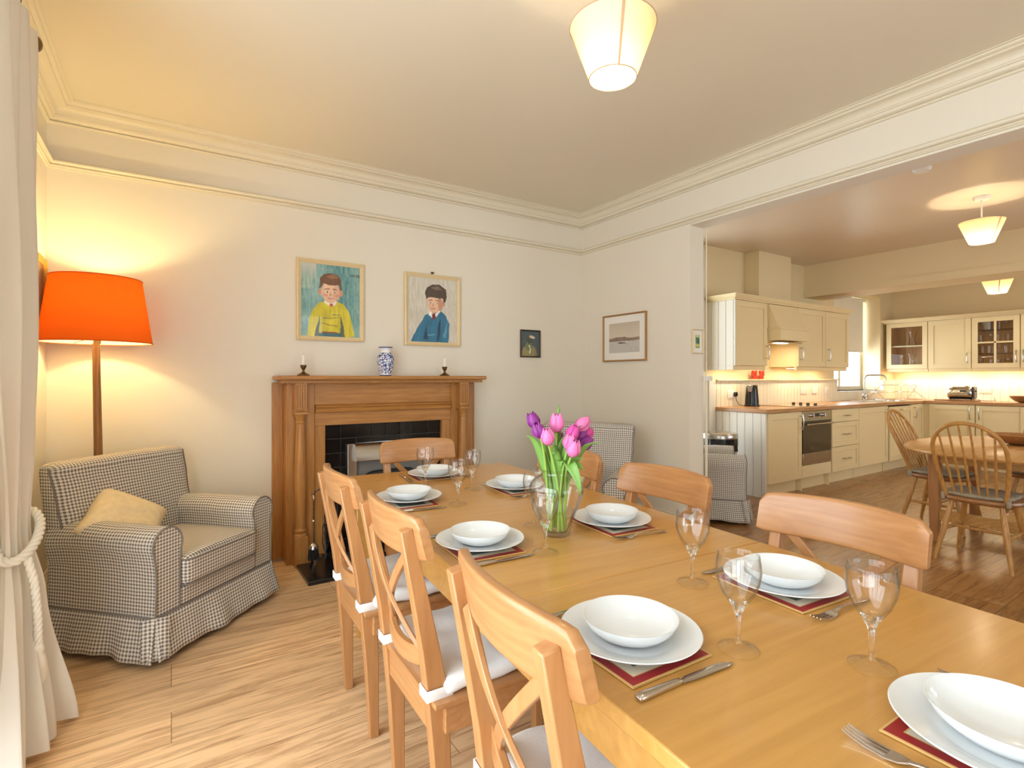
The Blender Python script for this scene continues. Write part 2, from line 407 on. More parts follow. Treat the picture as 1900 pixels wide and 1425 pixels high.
# ------------------------------------------------------------------ mesh helpers
class MB:
    def __init__(s): s.b = bmesh.new(); s.mi = 0

    def quadgrid(s, rows, closed_u=False, closed_v=False, flip=False):
        vs = [[s.b.verts.new(p) for p in r] for r in rows]
        nr, nc = len(vs), len(vs[0])
        for i in range(nr if closed_v else nr - 1):
            for j in range(nc if closed_u else nc - 1):
                a, b_, c, d = vs[i][j], vs[i][(j + 1) % nc], vs[(i + 1) % nr][(j + 1) % nc], vs[(i + 1) % nr][j]
                q = [a, b_, c, d]
                if flip: q.reverse()
                try:
                    f = s.b.faces.new(q); f.material_index = s.mi; f.smooth = True
                except ValueError: pass
        return vs

    def face(s, pts):
        f = s.b.faces.new([s.b.verts.new(p) for p in pts]); f.material_index = s.mi
        return f

    def box(s, x0, x1, y0, y1, z0, z1, mtx=None):
        P = [Vector((x, y, z)) for z in (z0, z1) for y in (y0, y1) for x in (x0, x1)]
        if mtx: P = [mtx @ p for p in P]
        v = [s.b.verts.new(p) for p in P]
        for q in ((0, 2, 3, 1), (4, 5, 7, 6), (0, 1, 5, 4), (2, 6, 7, 3), (0, 4, 6, 2), (1, 3, 7, 5)):
            f = s.b.faces.new([v[i] for i in q]); f.material_index = s.mi
        return v

    def hexa(s, P):
        """8 points: bottom 4 (ccw) then top 4"""
        v = [s.b.verts.new(p) for p in P]
        for q in ((3, 2, 1, 0), (4, 5, 6, 7), (0, 1, 5, 4), (1, 2, 6, 5), (2, 3, 7, 6), (3, 0, 4, 7)):
            f = s.b.faces.new([v[i] for i in q]); f.material_index = s.mi

    def prism(s, poly, a0, a1, axis='Y'):
        """polygon in the plane normal to axis, extruded a0..a1"""
        def P(p, a):
            if axis == 'Y': return (p[0], a, p[1])
            if axis == 'X': return (a, p[0], p[1])
            return (p[0], p[1], a)
        A = [s.b.verts.new(P(p, a0)) for p in poly]; B = [s.b.verts.new(P(p, a1)) for p in poly]
        n = len(poly)
        for i in range(n):
            f = s.b.faces.new([A[i], A[(i + 1) % n], B[(i + 1) % n], B[i]]); f.material_index = s.mi; f.smooth = True
        for q in (list(reversed(A)), B):
            f = s.b.faces.new(q); f.material_index = s.mi

    def lathe(s, prof, cx=0, cy=0, seg=32, z0=0, cap0=False, cap1=False, sx=1, sy=1):
        rows = []
        for r, z in prof:
            rows.append([(cx + sx * r * math.cos(2 * PI * k / seg), cy + sy * r * math.sin(2 * PI * k / seg), z + z0) for k in range(seg)])
        vs = s.quadgrid(rows, closed_u=True)
        if cap0 and prof[0][0] > 1e-5:
            f = s.b.faces.new(list(reversed(vs[0]))); f.material_index = s.mi
        if cap1 and prof[-1][0] > 1e-5:
            f = s.b.faces.new(vs[-1]); f.material_index = s.mi
        return vs

    def tube(s, pts, r, seg=10, caps=True, flat=1.0):
        pts = [Vector(p) for p in pts]; n = len(pts)
        rr = r if isinstance(r, (list, tuple)) else [r] * n
        T = []
        for i in range(n):
            t = (pts[min(i + 1, n - 1)] - pts[max(i - 1, 0)])
            T.append(t.normalized() if t.length > 1e-9 else Vector((0, 0, 1)))
        up = Vector((0, 0, 1)) if abs(T[0].z) < 0.9 else Vector((1, 0, 0))
        nrm = (up - T[0] * up.dot(T[0])).normalized()
        rows = []
        for i in range(n):
            nrm = (nrm - T[i] * nrm.dot(T[i])).normalized()
            bn = T[i].cross(nrm)
            rows.append([pts[i] + (nrm * math.cos(2 * PI * k / seg) + bn * math.sin(2 * PI * k / seg) * flat) * rr[i] for k in range(seg)])
        vs = s.quadgrid(rows, closed_u=True)
        if caps:
            try:
                s.b.faces.new(list(reversed(vs[0]))).material_index = s.mi; s.b.faces.new(vs[-1]).material_index = s.mi
            except ValueError: pass

    def bar(s, path, side, ws, ts):
        """rectangular section swept along path; side = across vector, ws/ts widths and thickness per point"""
        path = [Vector(p) for p in path]; n = len(path)
        side = Vector(side).normalized()
        ws = ws if isinstance(ws, (list, tuple)) else [ws] * n
        ts = ts if isinstance(ts, (list, tuple)) else [ts] * n
        rows = []
        for i in range(n):
            t = (path[min(i + 1, n - 1)] - path[max(i - 1, 0)]).normalized()
            sd = (side - t * side.dot(t)).normalized(); nn = t.cross(sd)
            a, b_ = sd * ws[i] / 2, nn * ts[i] / 2
            rows.append([path[i] + a + b_, path[i] - a + b_, path[i] - a - b_, path[i] + a - b_])
        vs = s.quadgrid(rows, closed_u=True)
        for q in (list(reversed(vs[0])), vs[-1]):
            s.b.faces.new(q).material_index = s.mi
        for f in s.b.faces: pass

    def rbox(s, c, sz, r, n=6, fn=None):
        """rounded box, centre c, full size sz, corner radius r"""
        hx, hy, hz = sz[0] / 2, sz[1] / 2, sz[2] / 2
        r = min(r, hx, hy, hz)
        bb = bmesh.new()
        bmesh.ops.create_cube(bb, size=2)
        bmesh.ops.subdivide_edges(bb, edges=bb.edges[:], cuts=n, use_grid_fill=True)
        mp = {}
        for v in bb.verts:
            p = v.co.copy()
            # concentrate the grid near the edges
            q = Vector([math.copysign(abs(t) ** 0.6, t) for t in p])
            P = Vector((q.x * hx, q.y * hy, q.z * hz))
            inn = Vector((max(-hx + r, min(hx - r, P.x)), max(-hy + r, min(hy - r, P.y)), max(-hz + r, min(hz - r, P.z))))
            d = P - inn
            if d.length > 1e-9: P = inn + d.normalized() * r
            if fn: P = fn(P)
            mp[v] = s.b.verts.new(P + Vector(c))
        for f in bb.faces:
            g = s.b.faces.new([mp[v] for v in f.verts]); g.smooth = True; g.material_index = s.mi
        bb.free()

    def ball(s, c, r, seg=16, rings=10, sc=(1, 1, 1)):
        rows = []
        for i in range(rings + 1):
            t = PI * i / rings
            rr = max(math.sin(t), 1e-4)
            rows.append([(c[0] + sc[0] * r * rr * math.cos(2 * PI * k / seg), c[1] + sc[1] * r * rr * math.sin(2 * PI * k / seg), c[2] - sc[2] * r * math.cos(t)) for k in range(seg)])
        s.quadgrid(rows, closed_u=True)

    def build(s, name, mats, parent=None, bevel=0, seg=2, smooth=40, uv=False, sub=0, solid=0, kind=None, label=None, recalc=True, xf=None):
        if xf is not None: bmesh.ops.transform(s.b, matrix=xf, verts=s.b.verts[:])
        bmesh.ops.remove_doubles(s.b, verts=s.b.verts[:], dist=1e-6)
        if recalc: bmesh.ops.recalc_face_normals(s.b, faces=s.b.faces[:])
        me = bpy.data.meshes.new(name); s.b.to_mesh(me); s.b.free()
        if not isinstance(mats, (list, tuple)): mats = [mats]
        for m in mats: me.materials.append(M[m] if isinstance(m, str) else m)
        for p in me.polygons: p.use_smooth = True
        me.set_sharp_from_angle(angle=math.radians(smooth))
        o = bpy.data.objects.new(name, me); COL.objects.link(o)
        if parent is not None: o.parent = parent
        if uv:
            ul = me.uv_layers.new(name='UVMap')
            for p in me.polygons:
                n = p.normal; ax = max(range(3), key=lambda i: abs(n[i]) * (0.999 if i == 2 else 1))
                for li in p.loop_indices:
                    co = me.vertices[me.loops[li].vertex_index].co
                    ul.data[li].uv = ((co.y, co.z) if ax == 0 else (co.x, co.z) if ax == 1 else (co.x, co.y))
        if solid:
            md = o.modifiers.new('solid', 'SOLIDIFY'); md.thickness = solid; md.offset = 0
        if bevel:
            md = o.modifiers.new('bevel', 'BEVEL'); md.width = bevel; md.segments = seg
            md.limit_method = 'ANGLE'; md.angle_limit = math.radians(35)
            md.harden_normals = False
        if sub:
            md = o.modifiers.new('sub', 'SUBSURF'); md.levels = sub; md.render_levels = sub
        if kind: o['kind'] = kind
        if label: o['label'] = label
        return o


def tag(o, label, cat, group=None, kind=None):
    o['label'] = label; o['category'] = cat
    if group: o['group'] = group
    if kind: o['kind'] = kind
    return o


def thing(name, loc, rz=0, label=None, cat=None, group=None):
    o = bpy.data.objects.new(name, None); COL.objects.link(o)
    o.empty_display_size = 0.1
    o.location = loc; o.rotation_euler = (0, 0, rz)
    if label: tag(o, label, cat, group)
    return o


def copy_tree(o, parent=None):
    c = o.copy(); COL.objects.link(c); c.parent = parent
    for ch in list(o.children):
        copy_tree(ch, c)
    return c


def dup(o, loc, rz, label):
    c = copy_tree(o); c.location = loc; c.rotation_euler = (0, 0, rz); c['label'] = label
    return c


def struct(o): o['kind'] = 'structure'; return o

# ================================================================== SETTING
XL, XR, YB, YF = -0.57, 3.24, 3.77, -2.3     # dining room left / right / fireplace wall / wall behind camera
ZC = 2.72
KX, KY, KZ, KYF = 9.57, 3.63, 2.675, -1.8     # kitchen
T = 0.16
OY0, OY1, OZ = -1.2, 2.54, 2.36               # opening in the right wall

m = MB(); m.box(XL - 0.3, XR + T / 2, YF - 0.3, YB + 0.3, -0.1, 0.0); struct(m.build('floor', 'floor'))
m = MB(); m.box(XR + T / 2, KX + 0.3, KYF - 0.3, 4.4, -0.1, 0.0); struct(m.build('floor_kitchen', 'kfloor'))
m = MB(); m.box(XL - 0.3, XR + T, YF - 0.3, YB + 0.3, ZC, ZC + 0.1); struct(m.build('ceiling', 'ceiling'))
m = MB(); m.box(XR + T, KX + 0.3, KYF - 0.3, 4.4, KZ, KZ + 0.1); struct(m.build('ceiling_kitchen', 'kceiling'))
m = MB(); m.box(XL - 0.3, XR + T, YB, YB + 0.3, 0, ZC); struct(m.build('wall_back', 'wall'))
# left wall with tall garden window: opening Y -0.85..1.95, z 0.05..2.35
LY0, LY1, LZ0, LZ1 = -0.85, 1.95, 0.08, 2.38
m = MB(); m.box(XL - 0.3, XL, LY1, YB, 0, ZC); m.box(XL - 0.3, XL, YF, LY0, 0, ZC)
m.box(XL - 0.3, XL, LY0, LY1, LZ1, ZC); m.box(XL - 0.3, XL, LY0, LY1, 0, LZ0); struct(m.build('wall_left', 'wall'))
# front wall (behind camera) with a window X .2..2.4, z .5..2.3
m = MB(); m.box(XL - 0.3, 0.2, YF - 0.3, YF, 0, ZC); m.box(2.4, XR + T, YF - 0.3, YF, 0, ZC)
m.box(0.2, 2.4, YF - 0.3, YF, 0, 0.5); m.box(0.2, 2.4, YF - 0.3, YF, 2.4, ZC); struct(m.build('wall_front', 'wall'))
# right wall: stub, header over the opening
m = MB(); m.box(XR, XR + T, OY1, YB, 0, ZC); m.box(XR, XR + T, OY0, OY1, OZ, ZC); m.box(XR, XR + T, YF, OY0, 0, ZC)
struct(m.build('wall_right', 'wall'))


def window(idx, axis, at, a0, a1, z0, z1, mull, outward):
    """frame with glazing bars; axis = the axis it spans"""
    m = MB(); fw, d = 0.06, 0.05
    def bx(a, b, c, e):
        if axis == 'Y': m.box(at, at + outward * d, a, b, c, e) if outward > 0 else m.box(at - d, at, a, b, c, e)
        else: m.box(a, b, at, at + d, c, e) if outward > 0 else m.box(a, b, at - d, at, c, e)
    bx(a0, a1, z0, z0 + fw); bx(a0, a1, z1 - fw, z1); bx(a0, a0 + fw, z0 + fw, z1 - fw); bx(a1 - fw, a1, z0 + fw, z1 - fw)
    for k in range(1, mull):
        c = a0 + (a1 - a0) * k / mull; bx(c - fw / 2, c + fw / 2, z0 + fw, z1 - fw)
    o = struct(m.build('window_%d' % idx, 'trimw'))
    g = MB(); e = at + outward * d * 0.5
    if axis == 'Y': g.box(e - 0.002, e + 0.002, a0 + fw / 2, a1 - fw / 2, z0 + fw / 2, z1 - fw / 2)
    else: g.box(a0 + fw / 2, a1 - fw / 2, e - 0.002, e + 0.002, z0 + fw / 2, z1 - fw / 2)
    g.build('window_pane', 'pane', o)
    return o

window(1, 'Y', XL - 0.15, LY0, LY1, LZ0, LZ1, 4, -1)
window(2, 'X', YF - 0.12, 0.2, 2.4, 0.5, 2.4, 3, -1)
window(3, 'X', 3.89, 7.70, 9.12, 1.03, 2.45, 2, 1)

# kitchen walls
m = MB()   # back wall with door opening X 3.9..4.74 and window 7.70..9.12
for a, b, c, e in ((XR + T, 3.90, 0, KZ), (3.90, 4.74, 2.55, KZ), (4.74, 7.70, 0, KZ), (7.70, 9.12, 0, 1.03), (7.70, 9.12, 2.45, KZ), (9.12, KX + 0.3, 0, KZ)):
    m.box(a, b, KY, KY + 0.3, c, e)
struct(m.build('wall_kitchen_back', 'kwall'))
m = MB(); m.box(KX, KX + 0.3, KYF - 0.3, KY, 0, KZ); struct(m.build('wall_kitchen_right', 'kwall'))
m = MB(); m.box(XR + T, 5.1, KYF - 0.3, KYF, 0, KZ); m.box(8.1, KX, KYF - 0.3, KYF, 0, KZ); m.box(5.1, 8.1, KYF - 0.3, KYF, 0, 0.55); m.box(5.1, 8.1, KYF - 0.3, KYF, 2.35, KZ)
struct(m.build('wall_kitchen_front', 'kwall'))
window(4, 'X', KYF - 0.12, 5.1, 8.1, 0.55, 2.35, 4, -1)  # unseen window, added to bring more daylight into the kitchen
# chimney breast over the cooker and the down-stand beam
m = MB(); m.box(5.61, 6.28, 3.447, KY, 1.9, KZ); struct(m.build('wall_kitchen_flue', 'kwall', bevel=0.004))
m = MB(); m.box(6.92, 7.37, KYF, KY, 2.262, KZ); m.box(6.905, 6.92, KYF, KY, 2.262, 2.345); struct(m.build('trim_beam', 'kwall'))
# glazed back door beside the cupboards (its casing peeps past the wall end)
m = MB(); m.box(3.80, 3.90, KY - 0.02, KY, 0, 2.62); m.box(4.74, 4.86, KY - 0.02, KY, 0, 2.62); m.box(3.90, 4.74, KY - 0.02, KY, 2.52, 2.62)
struct(m.build('trim_door_casing', 'cabw', bevel=0.004))
m = MB(); y0, y1 = KY + 0.08, KY + 0.12
m.box(3.90, 4.02, y0, y1, 0, 2.52); m.box(4.62, 4.74, y0, y1, 0, 2.52); m.box(4.02, 4.62, y0, y1, 2.40, 2.52); m.box(4.02, 4.62, y0, y1, 0, 0.3); m.box(4.02, 4.62, y0, y1, 1.25, 1.33)
d1 = struct(m.build('door_1', 'cabw'))
m = MB(); m.box(4.01, 4.63, y0 + 0.018, y0 + 0.022, 0.29, 2.41); m.build('door_pane', 'pane', d1)
m = MB(); m.tube([(4.68, y0 - 0.05, 1.0), (4.60, y0 - 0.05, 1.0)], 0.009); m.tube([(4.68, y0, 1.0), (4.68, y0 - 0.05, 1.0)], 0.009); m.build('door_handle', 'steel', d1)


# ------------------------------------------------------------ cornice, rail, skirting
def ring(name, prof, x0, x1, y0, y1, mat):
    m = MB()
    rows = []
    for p, z in prof:
        rows.append([(x0 + p, y0 + p, z), (x1 - p, y0 + p, z), (x1 - p, y1 - p, z), (x0 + p, y1 - p, z)])
    m.quadgrid(rows, closed_u=True)
    return struct(m.build(name, mat, smooth=28))


def arc(cx, cz, r, a0, a1, n=6):
    return [(cx + r * math.cos(math.radians(a0 + (a1 - a0) * k / n)), cz + r * math.sin(math.radians(a0 + (a1 - a0) * k / n))) for k in range(n + 1)]

prof = [(0.0, 2.616), (0.010, 2.616)] + arc(0.010, 2.623, 0.007, -90, 90, 5) + [(0.010, 2.632), (0.020, 2.632)]
prof += [(0.022 + 0.014 * math.sin(PI / 2 * k / 5), 2.652 - 0.018 * math.cos(PI / 2 * k / 5)) for k in range(6)]
prof += [(0.042, 2.654), (0.042, 2.662)]
prof += [(0.046 + 0.040 * (1 - math.cos(PI / 2 * k / 7)), 2.664 + 0.030 * math.sin(PI / 2 * k / 7)) for k in range(8)]
prof += [(0.094, 2.695), (0.094, 2.702)] + [(0.096 + 0.018 * math.sin(PI / 2 * k / 4), 2.716 - 0.012 * math.cos(PI / 2 * k / 4)) for k in range(5)] + [(0.128, 2.7165), (0.128, 2.7205)]
ring('trim_1', prof, XL, XR, YF, YB, 'trimw')
prof = [(0.0, 2.372), (0.010, 2.374), (0.010, 2.380)] + arc(0.012, 2.386, 0.006, -90, 60, 4) + [(0.012, 2.394), (0.018, 2.396)] + arc(0.022, 2.406, 0.012, -70, 90, 7) + [(0.006, 2.420), (0.0, 2.424)]
ring('trim_2', prof, XL, XR, YF, YB, 'trimw')
sk = [(0, 0), (0.022, 0), (0.022, 0.120), (0.018, 0.126), (0.018, 0.138)] + [(0.018 - 0.010 * math.sin(PI / 2 * k / 4), 0.140 + 0.022 * (1 - math.cos(PI / 2 * k / 4))) for k in range(5)] + [(0.006, 0.166), (0.006, 0.178), (0, 0.182)]


def skirt(name, a, b, mat='trimw'):
    a = Vector(a + (0,)); b = Vector(b + (0,)); t = (b - a).normalized(); n = Vector((-t.y, t.x, 0))
    m = MB()
    rows = [[a + n * p + Vector((0, 0, z)), b + n * p + Vector((0, 0, z))] for p, z in sk]
    vs = m.quadgrid(rows)
    for k in (0, 1):
        try: m.b.faces.new([r[k] for r in vs])
        except ValueError: pass
    return struct(m.build(name, mat, smooth=28))

skirt('baseboard_back', (0.553, YB), (XL, YB)); skirt('baseboard_back_right', (XR, YB), (2.05, YB))
skirt('baseboard_left', (XL, YB), (XL, 1.95)); skirt('baseboard_right', (XR, OY1), (XR, YB))
skirt('baseboard_jamb', (XR + T, OY1), (XR, OY1)) if False else None

# white boxed pipe with a cap at the edge of the opening
m = MB(); m.tube([(3.412, 2.522, 0), (3.412, 2.522, 1.2)], 0.010, 14); m.tube([(3.420, 2.528, 1.2), (3.420, 2.528, 2.55)], 0.004, 12)
pp = m.build('heating_pipe', 'trimw'); tag(pp, 'slim white vertical pipe beside the end of the wall at the opening', 'pipe')
r_ = thing('pipe_bracket', (0, 0, 0), 0, 'small white square bracket cap on the slim vertical pipe', 'bracket')
m = MB(); m.box(3.385, 3.445, 2.490, 2.530, 1.20, 1.235); m.build('cap', 'plastic', r_, bevel=0.004)


# ================================================================== CHAIRS (cross-back dining chair, faces +X)
def make_chair():
    t = thing('dining_chair', (0, 0, 0), 0, 'x', 'chair', 'cross-back pine dining chairs around the long table')
    CH = 0.90

    def xc(y): return -0.274 + 0.95 * y * y       # top rail centre line (bulges back in the middle)
    for s in (-1, 1):
        m = MB()
        # rear leg running up into the back post
        P = [(-0.172, s * 0.163, 0), (-0.180, s * 0.163, 0.25), (-0.193, s * 0.163, 0.44), (-0.212, s * 0.163, 0.56), (-0.240, s * 0.163, 0.70), (-0.274, s * 0.163, 0.862)]
        m.bar(P, (0, 1, 0), [0.030, 0.034, 0.036, 0.034, 0.032, 0.030], [0.030, 0.044, 0.054, 0.046, 0.038, 0.030])
        m.build('back_leg', 'pineZ', t, bevel=0.003)
        m = MB(); m.bar([(0.185, s * 0.185, 0), (0.183, s * 0.185, 0.40)], (0, 1, 0), [0.028, 0.040], [0.028, 0.040])
        m.build('front_leg', 'pineZ', t, bevel=0.003)
    # top rail
    m = MB(); rows = []
    n = 26
    for i in range(n + 1):
        y = -0.203 + 0.406 * i / n
        e = max(0, (abs(y) - 0.175) / 0.028); cut = 0.022 * (1 - math.sqrt(max(0, 1 - e * e)))
        z0, z1 = 0.784 + cut * 0.3, CH - cut - 0.010 * (y / 0.213) ** 2
        x = xc(y) + 0.002; tk = 0.0125
        lean = 0.020
        row = []
        for k in range(20):
            a = 2 * PI * k / 20
            cx_, cz_ = math.cos(a), math.sin(a)
            px = tk * math.copysign(abs(cx_) ** 0.45, cx_); pz = math.copysign(abs(cz_) ** 0.22, cz_)
            zz = (z0 + z1) / 2 + pz * (z1 - z0) / 2
            row.append((x + px - lean * pz * 0.5, y, zz))
        rows.append(row)
    vs = m.quadgrid(rows, closed_u=True)
    m.b.faces.new(vs[0]); m.b.faces.new(vs[-1])
    m.build('top_rail', 'pineY', t, smooth=50, bevel=0.002)
    # lower bow
    m = MB(); rows = [(-0.193 - 0.03 * (1 - (y / 0.16) ** 2), y, 0.535 - 0.030 * (1 - (y / 0.16) ** 2)) for y in [-0.155 + 0.31 * i / 10 for i in range(11)]]
    m.bar(rows, (0, 0, 1), 0.048, 0.018); m.build('lower_rail', 'pineY', t, bevel=0.003)
    # crossing slats
    for s in (-1, 1):
        m = MB(); P = []
        for i in range(13):
            u = i / 12; y = s * (-0.135 + 0.27 * u); z = 0.80 - (0.285) * u
            x = -0.196 - 0.062 * (z - 0.5) / 0.3 - 0.026 * math.sin(PI * u) + (0.004 * s)
            P.append((x, y, z))
        m.bar(P, (0, 1, 0.3), 0.026, 0.011); m.build('cross_slat', 'pineZ', t, bevel=0.002)
    # seat and aprons
    m = MB(); m.rbox((0.0, 0, 0.434), (0.43, 0.42, 0.020), 0.008, 3); m.build('seat', 'pineY', t)
    m = MB(); m.box(-0.182, 0.17, -0.196, -0.178, 0.355, 0.424); m.box(-0.182, 0.17, 0.178, 0.196, 0.355, 0.424)
    m.box(0.175, 0.195, -0.17, 0.17, 0.355, 0.424); m.box(-0.206, -0.186, -0.150, 0.150, 0.345, 0.424)
    m.build('apron', 'pineY', t, bevel=0.002)

    def puff(P):
        d = 0
        for tx in (-0.08, 0.08):
            for ty in (-0.08, 0.08):
                d += math.exp(-((P.x - tx) ** 2 + (P.y - ty) ** 2) / 0.0022)
        if P.z > 0: P.z -= 0.018 * d
        P.z += 0.004 * math.sin(P.x * 40) * math.cos(P.y * 34)
        return P
    m = MB(); m.rbox((0.012, 0, 0.466), (0.39, 0.39, 0.046), 0.021, 22, puff); c = m.build('seat_cushion', 'cloth', t, smooth=60)
    for s in (-1, 1):
        m = MB()
        y = s * 0.163
        rows = []
        for z in (0.440, 0.468):
            rows.append([(-0.226, y - 0.023, z), (-0.158, y - 0.023, z), (-0.158, y + 0.023, z), (-0.226, y + 0.023, z)])
        m.quadgrid(rows, closed_u=True)
        m.tube([(-0.165, y, 0.456), (-0.13, y * 0.9, 0.462)], 0.012, 8)
        m.build('cushion_strap', 'cloth', c, solid=0.004, bevel=0.0015)
    return t

ch = make_chair()
chairs = [
    ((0.712, 0.705, 0), -0.09, 'pine dining chair nearest the camera, filling the bottom centre foreground'),
    ((0.745, 1.345, 0), -0.02, 'pine dining chair on the left side of the long table, between its two neighbours'),
    ((0.755, 1.915, 0), -0.02, 'pine dining chair on the left side, nearest the black fire tools'),
    ((1.212, 0.675, 0), PI + 0.02, 'pine dining chair at the right side of the long table, nearest the camera'),
    ((1.246, 1.285, 0), PI + 0.0, 'pine dining chair on the right side, in front of the white skirting board'),
    ((1.28, 1.85, 0), PI + 0.03, 'pine dining chair on the right side, half hidden behind the tulips'),
    ((1.078, 2.345, 0), -PI / 2 - 0.06, 'pine dining chair at the far end of the table, in front of the fireplace'),
]
for i, (loc, rz, lb) in enumerate(chairs):
    if i == 0: ch.location = loc; ch.rotation_euler = (0, 0, rz); ch['label'] = lb
    else: dup(ch, loc, rz, lb)

# ================================================================== DINING TABLE
TZ = 0.745
tb = thing('dining_table', (1.03, 1.20, 0), math.radians(-4.4), 'long light oak dining table laid for eight, running across the room', 'table')
# local: long axis y, width x
m = MB(); m.box(-0.435, 0.435, -1.255, -0.285, 0.717, TZ); m.build('tabletop_leaf', 'table', tb, bevel=0.003)
m = MB(); m.box(-0.435, 0.435, -0.283, 1.335, 0.717, TZ); m.build('tabletop', 'table', tb, bevel=0.003)
m = MB(); m.box(-0.405, -0.383, -1.22, 1.30, 0.62, 0.716); m.box(0.383, 0.405, -1.22, 1.30, 0.62, 0.716)
m.box(-0.383, 0.383, -1.22, -1.198, 0.62, 0.716); m.box(-0.383, 0.383, 1.278, 1.30, 0.62, 0.716); m.build('apron', 'table', tb, bevel=0.002)
for sx in (-1, 1):
    for sy in (-1.17, 1.25):
        m = MB(); m.hexa([(sx * 0.36 - 0.03, sy - 0.03, 0), (sx * 0.36 + 0.03, sy - 0.03, 0), (sx * 0.36 + 0.03, sy + 0.03, 0), (sx * 0.36 - 0.03, sy + 0.03, 0),
                          (sx * 0.36 - 0.04, sy - 0.04, 0.716), (sx * 0.36 + 0.04, sy - 0.04, 0.716), (sx * 0.36 + 0.04, sy + 0.04, 0.716), (sx * 0.36 - 0.04, sy + 0.04, 0.716)])
        m.build('leg', 'table', tb, bevel=0.004)

# ================================================================== PLACE SETTINGS
def make_mat():
    m = MB(); W, D, h = 0.225, 0.185, 0.004     # local x = depth, y = lateral
    hx, hy = D / 2, W / 2
    def ringf(ax, ay, bx_, by_, mi, z=h):
        m.mi = mi
        for q in (((-ax, -ay), (ax, -ay), (bx_, -by_), (-bx_, -by_)), ((ax, -ay), (ax, ay), (bx_, by_), (bx_, -by_)),
                  ((ax, ay), (-ax, ay), (-bx_, by_), (bx_, by_)), ((-ax, ay), (-ax, -ay), (-bx_, -by_), (-bx_, by_))):
            m.face([(x, y, z) for x, y in q])
    def sq(a, b, z): return [(-a, -b, z), (a, -b, z), (a, b, z), (-a, b, z)]
    m.mi = 0
    m.quadgrid([sq(hx - 0.002, hy - 0.002, 0), sq(hx, hy, 0.001), sq(hx, hy, h)], closed_u=True)
    m.face(list(reversed(sq(hx - 0.002, hy - 0.002, 0))))
    ringf(hx, hy, hx - 0.003, hy - 0.003, 0)
    ringf(hx - 0.003, hy - 0.003, hx - 0.020, hy - 0.020, 1)
    ringf(hx - 0.020, hy - 0.020, hx - 0.022, hy - 0.022, 0)
    ringf(hx - 0.022, hy - 0.022, hx - 0.042, hy - 0.042, 2)
    m.mi = 3; m.face(sq(hx - 0.042, hy - 0.042, h))
    return m.build('placemat', ['gold', 'red', 'matcream', 'matpic'], smooth=30)


def make_plate():
    m = MB()
    pr = [(0.0, 0.0), (0.070, 0.0), (0.074, 0.0015), (0.086, 0.006), (0.110, 0.0125), (0.1255, 0.0175), (0.1268, 0.019), (0.1255, 0.0203), (0.110, 0.0155), (0.088, 0.0095), (0.080, 0.005), (0.070, 0.0040), (0.0, 0.0040)]
    m.lathe([(max(r, 1e-4), z) for r, z in pr], seg=64)
    return m.build('dinner_plate', 'porcelain', smooth=60)


def make_bowl():
    m = MB()
    pr = [(0.0, 0.0), (0.044, 0.0), (0.048, 0.002), (0.066, 0.010), (0.080, 0.023), (0.0860, 0.0355), (0.0866, 0.037), (0.0850, 0.037), (0.078, 0.025), (0.064, 0.0135), (0.046, 0.0055), (0.0, 0.0045)]
    m.lathe([(max(r, 1e-4), z) for r, z in pr], seg=64)
    return m.build('pasta_bowl', 'porcelain', smooth=60)


def make_knife():      # lies along x, blade at +x
    t = thing('table_knife', (0, 0, 0), 0, 'x', 'knife', 'table knives laid on the long table')
    m = MB(); m.rbox((-0.062, 0, 0.005), (0.092, 0.017, 0.009), 0.0044, 5, lambda P: Vector((P.x, P.y * (1 - 0.38 * (P.x / 0.046 + 1) / 2), P.z)))
    m.build('handle', 'cutlery', t, smooth=60)
    m = MB(); top = []; bot = []
    L = [(-0.02, 0.0045, -0.0045), (-0.008, 0.006, -0.005), (0.0, 0.009, -0.007), (0.03, 0.0095, -0.008), (0.06, 0.0095, -0.0085), (0.082, 0.008, -0.0085), (0.095, 0.003, -0.007), (0.101, -0.003, -0.0045)]
    rows = [[(x, a, 0.0030), (x, (a + b) / 2, 0.0048), (x, b, 0.0036), (x, (a + b) / 2, 0.0022)] for x, a, b in L]
    vs = m.quadgrid(rows, closed_u=True); m.b.faces.new(vs[0]); m.b.faces.new(vs[-1])
    m.build('blade', 'cutlery', t, smooth=60)
    return t


def make_fork():
    t = thing('table_fork', (0, 0, 0), 0, 'x', 'fork', 'table forks laid on the long table')
    m = MB()
    P = [(-0.10, 0, 0.004), (-0.06, 0, 0.007), (-0.02, 0, 0.009), (0.01, 0, 0.0095), (0.028, 0, 0.006)]
    m.bar(P, (0, 1, 0), [0.015, 0.013, 0.007, 0.006, 0.009], [0.003, 0.0025, 0.003, 0.003, 0.0025]); m.build('handle', 'cutlery', t, bevel=0.001)
    m = MB(); P = [(0.026, 0, 0.0065), (0.036, 0, 0.004), (0.050, 0, 0.0025)]
    m.bar(P, (0, 1, 0), [0.009, 0.020, 0.024], 0.002)
    for k in range(4):
        y = -0.0099 + 0.0066 * k
        m.bar([(0.049, y, 0.0025), (0.070, y, 0.0035), (0.090, y, 0.0075), (0.099, y, 0.0105)], (0, 1, 0), [0.0042, 0.0034, 0.003, 0.0018], 0.0018)
    m.build('tines', 'cutlery', t)
    return t


